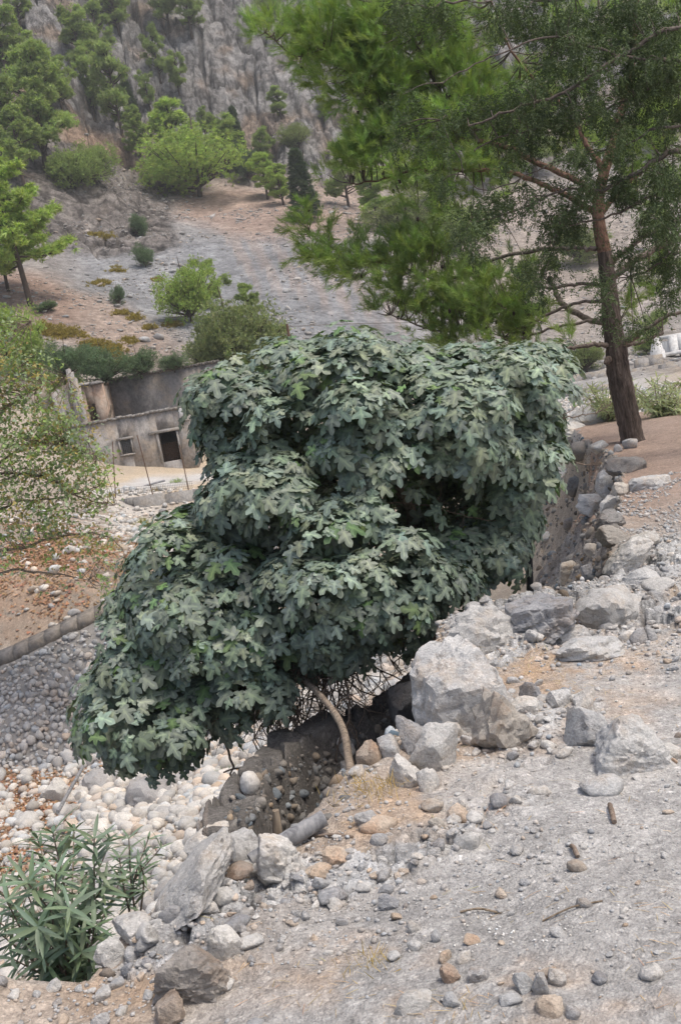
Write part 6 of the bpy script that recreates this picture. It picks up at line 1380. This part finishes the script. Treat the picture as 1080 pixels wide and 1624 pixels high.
def oleander(base, tips, name, label, r, Llen=(.09, .15), step=.05, rad=.006, mat=M_OLEA, start=.25):
    o = empty(name, base, label, "oleander"); st = MB(); pos, nrm, tip, sz, tint = [], [], [], [], []
    for t in tips:
        t = np.asarray(t); d = t - base; q = smooth_path([base + r.normal(size=3) * rad * 4, base + d * .4 + np.array([0, 0, .10 * np.linalg.norm(d)]) + r.normal(size=3) * .03, t], 10); L = np.linalg.norm(d); st.tube(q - base, np.linspace(rad, rad * .45, len(q)), 6, cap=False)
        n = int(L / step); v = r.uniform(.8, 1.15)
        for k in range(n + 1):
            s = start + (1 - start) * k / n; i = min(int(s * (len(q) - 1)), len(q) - 2); c = q[i] + (q[i + 1] - q[i]) * (s * (len(q) - 1) - i); ax = q[min(i + 1, len(q) - 1)] - q[i]; ax /= np.linalg.norm(ax) + 1e-9
            x = np.cross(ax, (0, 1.0, .2)); x /= np.linalg.norm(x); y = np.cross(ax, x); a0 = r.uniform(0, 6.28); m = 3 if s < .93 else 5
            if r.rand() > .45 + .7 * s: continue
            for j in range(m):
                a = a0 + j * 6.28 / m + r.uniform(-.3, .3); rd = math.cos(a) * x + math.sin(a) * y; up = r.uniform(.35, 1.1) if s > .8 else r.uniform(.0, .7)
                tp = rd + ax * up + np.array([0, 0, -.12]); pos.append(c); tip.append(tp); nrm.append(ax * 1.0 - rd * up + np.array([0, -.1, .3]) + r.normal(size=3) * .15); sz.append(r.uniform(*Llen)); w = v * r.uniform(.8, 1.2); tint.append((w * r.uniform(.9, 1.08), w, w * r.uniform(.8, 1.1)))
    V, F_, C = leafset(LAN, *map(np.array, (pos, nrm, tip, sz, tint)), r); new_mesh_obj("foliage", V - base, F_, mat, o, True, {"tint": C}); st.build("stems", M_FIGBARK, o, True)
r = np.random.RandomState(61)
b0 = P(105, 1560, 4.35); b0[2] -= .10
tips = [P(a, b, y) for a, b, y in [(60, 1330, 4.6), (85, 1322, 4.4), (118, 1318, 4.7), (150, 1330, 4.3), (175, 1335, 4.6), (28, 1378, 4.4), (12, 1430, 4.2), (0, 1480, 4.3), (45, 1400, 4.1), (90, 1385, 4.2), (130, 1395, 4.5), (165, 1405, 4.3), (20, 1520, 4.2), (60, 1470, 4.0), (110, 1440, 4.05), (150, 1470, 4.2), (-10, 1400, 4.5), (-20, 1450, 4.3), (70, 1520, 4.1), (130, 1510, 4.1), (35, 1455, 4.6), (100, 1350, 4.9), (190, 1400, 4.5)]]
oleander(b0, tips, "oleander", "green oleander bush with long narrow leaves in the lower left corner", r)
b1 = P(215, 1440, 5.0); b1[2] -= .1
oleander(b1, [P(a, b, y) for a, b, y in [(205, 1330, 5.0), (235, 1332, 5.1), (255, 1345, 5.1), (190, 1360, 4.9), (222, 1370, 5.0)]], "oleander", "smaller oleander shoots behind the upper end of the pale slab, right of the big oleander", r, (.07, .11))
for (a, b, w, h, n, lab) in ((1050, 668, 62, 66, 46, "yellow green oleander bush beside the path right of the pine trunk"), (885, 700, 50, 40, 30, "yellow green bush on the cobbles left of the pine trunk"), (965, 668, 50, 56, 30, "oleander bush directly behind the pine trunk")):
    g = hit(a, b) if b != 700 else P(a, b, 25); y = g[1] + (1.5 if a > 1000 else 0); g = P(a, b, y); oleander(g, [P(a + r.uniform(-w, w), b - h * r.uniform(.35, 1.15) * math.cos(i), y + r.uniform(-.8, .8)) for i in r.uniform(-.8, .8, n)], "oleander", lab, r, (.14, .22), .10, .012, M_PLANE, .1)
def litter(name, n, cond, mat, protos, smin, smax, seed, y0, y1, cols=(1, 1, 1), lift=.006, u=.42, flat=.35, curl=1):
    r = np.random.RandomState(seed); y = np.sqrt(r.rand(n) * (y1 ** 2 - y0 ** 2) + y0 ** 2); x = r.uniform(-u, u, n) * y; k = cond(x, y, r); x, y = x[k], y[k]; z = HH(x, y) + lift; m = len(x)
    nn = normal_at(x, y) + r.normal(size=(m, 3)) * flat; a = r.uniform(0, 6.28, m); tp = np.stack([np.cos(a), np.sin(a), r.normal(size=m) * .1], 1); s = r.uniform(smin, smax, m); t = r.uniform(.7, 1.25, (m, 1)) * np.array(cols) * (1 + r.normal(size=(m, 3)) * .06)
    V, F_, C = leafset(protos, np.stack([x, y, z], 1), nn, tp, s, t, r); o = new_mesh_obj(name, V, F_, mat, None, False, {"tint": C}); return tag(o, kind="stuff")
def pxc(x, y): a, b, d = proj(np.stack([x, y, HH(x, y)], 1)); return a, b
def c1(x, y, r):
    a, b = pxc(x, y); w = np.exp(-(((a - 20) / 130) ** 2 + ((b - 1285 + .25 * a) / 52) ** 2)) + .8 * np.exp(-(((a - 5) / 55) ** 2 + ((b - 1380) / 50) ** 2)); return (r.rand(len(x)) < w * 1.1 + .012) & (HH(x, y) < -2.6) & (sdist_poly(x, y, LEDGE) < -1)
litter("fallen_leaves", 90000, c1, M_DRY, SML, .035, .07, 71, 9, 18, lift=.03, u=.45)
def c2(x, y, r):
    a, b = pxc(x, y); w = np.exp(-(((a - 70) / 140) ** 2 + ((b - 925 + .22 * a) / 62) ** 2)) * (.25 + sst(-.3, .3, fbm(x / .8, y / .8, oct=3, seed=93))); return (r.rand(len(x)) < w) & (sdist_poly(x, y, LEDGE) < -1)
litter("fallen_leaves", 150000, c2, M_DRY, SML, .045, .08, 72, 18.5, 32, lift=.03, u=.40)
STR = [lance(90 + k, .018) for k in range(3)]
def c3(x, y, r):
    s = sdist_poly(x, y, LEDGE); a, b = pxc(x, y); w = .10 + .8 * np.exp(-(((a - 860) / 190) ** 2 + ((b - 1050) / 80) ** 2)) + .55 * np.exp(-(((a - 800) / 330) ** 2 + ((b - 1570) / 90) ** 2)) + .5 * sst(8, 12, y) + .3 * np.exp(-(((a - 620) / 60) ** 2 + ((b - 1260) / 50) ** 2)); return (s > .03) & (r.rand(len(x)) < w * sst(-.35, .4, fbm(x / .35, y / .35, oct=3, seed=94)))
litter("pine_needle_litter", 60000, c3, M_STRAW, STR, .02, .075, 73, 2.4, 9, lift=.004, u=.40, flat=.1)
def c4(x, y, r): a, b = pxc(x, y); return np.exp(-(((a - 815) / 85) ** 2 + ((b - 1475) / 45) ** 2)) > r.rand(len(x)) * 1.4
k = 9000; y = r.uniform(2.6, 4.4, k); x = r.uniform(-.1, .3, k) * y; kk = c4(x, y, r) & (fbm(x / .12, y / .12, oct=3, seed=95) > .0); p = np.stack([x, y, HH(x, y)], 1)[kk]
stuff_stones("white_chips", p, r.uniform(.0015, .006, len(p)) , PR_A1, jitcols(r, len(p), (1.5, 1.48, 1.42), .1), M_STUFF)
def tuft(px, py, n, h, label, mat=M_GRASS, spread=.05, y=None, name="grass_tuft", cols=(1, 1, 1)):
    g = hit(px, py) if y is None else P(px, py, y); m = n; rr_ = np.random.RandomState(px); pos = g + rr_.normal(size=(m, 3)) * np.array([spread, spread, 0]); tip_ = rr_.normal(size=(m, 3)) * .5 + (0, 0, 1); nn = rr_.normal(size=(m, 3)); t = rr_.uniform(.7, 1.3, (m, 1)) * np.array(cols)
    V, F_, C = leafset([lance(5, .02), lance(6, .028)], pos, nn, tip_, rr_.uniform(.5, 1.1, m) * h, t, rr_); o = new_mesh_obj(name, V - g, F_, mat, None, False, {"tint": C}); o.location = tuple(g); tag(o, label, "grass")
for (a, b, n, h, sp, lab, cc) in ((228, 835, 260, .35, .14, "dry yellow green tuft on the rubble under the concrete wall", (.9, 1, .6)), (590, 1255, 160, .07, .07, "dry straw coloured grass on the path beside the fig stem", (1.3, 1.1, .8)), (640, 1125, 60, .08, .04, "dry grass blades at the foot of the largest boulder", (1.2, 1.0, .7)), (970, 936, 60, .035, .03, "tiny green tuft growing on the beige rim boulder", (.4, .7, .4)),
      (590, 1530, 70, .05, .04, "small dry tuft on the path near the bottom middle", (1.2, 1.05, .8)), (355, 1232, 120, .14, .06, "bright green sprig hanging at the edge of the cobbles", (.45, .95, .35)), (620, 1085, 60, .12, .08, "dry grass between the cobbles beyond the gully", (1.2, 1.05, .7)), (280, 765, 200, .25, .16, "green weeds on the terrace before the doorway", (.6, 1, .5)), (250, 778, 160, .25, .14, "brown dry weeds on the terrace behind the fence wall", (.9, .8, .6)), (175, 872, 160, .25, .2, "dry brown tuft on the bank by the plane bush", (1.1, .9, .6))):
    tuft(a, b, n, h, lab, spread=sp, cols=cc)
# low mossy cushions on the pink slope: a loose cover nobody could count
def cush():
    rr_ = np.random.RandomState(12); A_ = [(75, 525, 28, 8), (110, 530, 20, 5), (150, 545, 16, 6), (175, 555, 18, 8), (215, 505, 8, 4), (190, 497, 8, 3), (235, 520, 6, 3), (160, 450, 10, 4), (250, 445, 5, 2), (275, 515, 12, 3), (200, 575, 14, 5), (150, 372, 14, 3), (175, 375, 10, 3), (185, 428, 8, 3), (205, 540, 6, 3)]
    pts = np.concatenate([np.stack([rr_.normal(a, rx * .6, int(rx * ry * .35) + 7), rr_.normal(b, ry * .6, int(rx * ry * .35) + 7)], 1) for a, b, rx, ry in A_]); g = hits(pts[:, 0], pts[:, 1]); m = len(g) * 14; pos = np.repeat(g, 14, 0) + rr_.normal(size=(m, 3)) * (.22, .22, .07); d = rr_.normal(size=(m, 3)) + (0, 0, 1); sz = rr_.uniform(.12, .3, m)
    t = rr_.uniform(.7, 1.2, (m, 1)) * np.array((1.12, .70, .50)); V, F_, C = brushes(FARN, pos, d, sz, t, rr_); o = new_mesh_obj("slope_cushion_plants", V, F_, M_NEEDF, None, False, {"tint": C}); tag(o, kind="stuff")
cush()

# ------------------------------------------------------------------ thin mountain air
def haze():
    mb = MB(); x0, x1, y0, y1, z0, z1 = -1400, 1400, -60, 460, -12, 230
    z0 = min(-12, float(GZ.min()) - 1); z1 = float(GZ.max()) + 12; x0 = float(GX_.min()) - 5; x1 = float(GX_.max()) + 5; y1 = float(GY_.max()) + 5
    mb.box(((x0 + x1) / 2, (y0 + y1) / 2, (z0 + z1) / 2), (x1 - x0, y1 - y0, z1 - z0)); mt = bpy.data.materials.new("thin_haze"); mt.use_nodes = True; n = mt.node_tree.nodes; n.clear()
    v = n.new("ShaderNodeVolumePrincipled"); v.inputs["Color"].default_value = (.92, .94, .93, 1); v.inputs["Density"].default_value = .0007; v.inputs["Anisotropy"].default_value = .2; o = n.new("ShaderNodeOutputMaterial"); mt.node_tree.links.new(v.outputs[0], o.inputs["Volume"])
    h = mb.build("haze", mt); tag(h, kind="stuff")
haze()
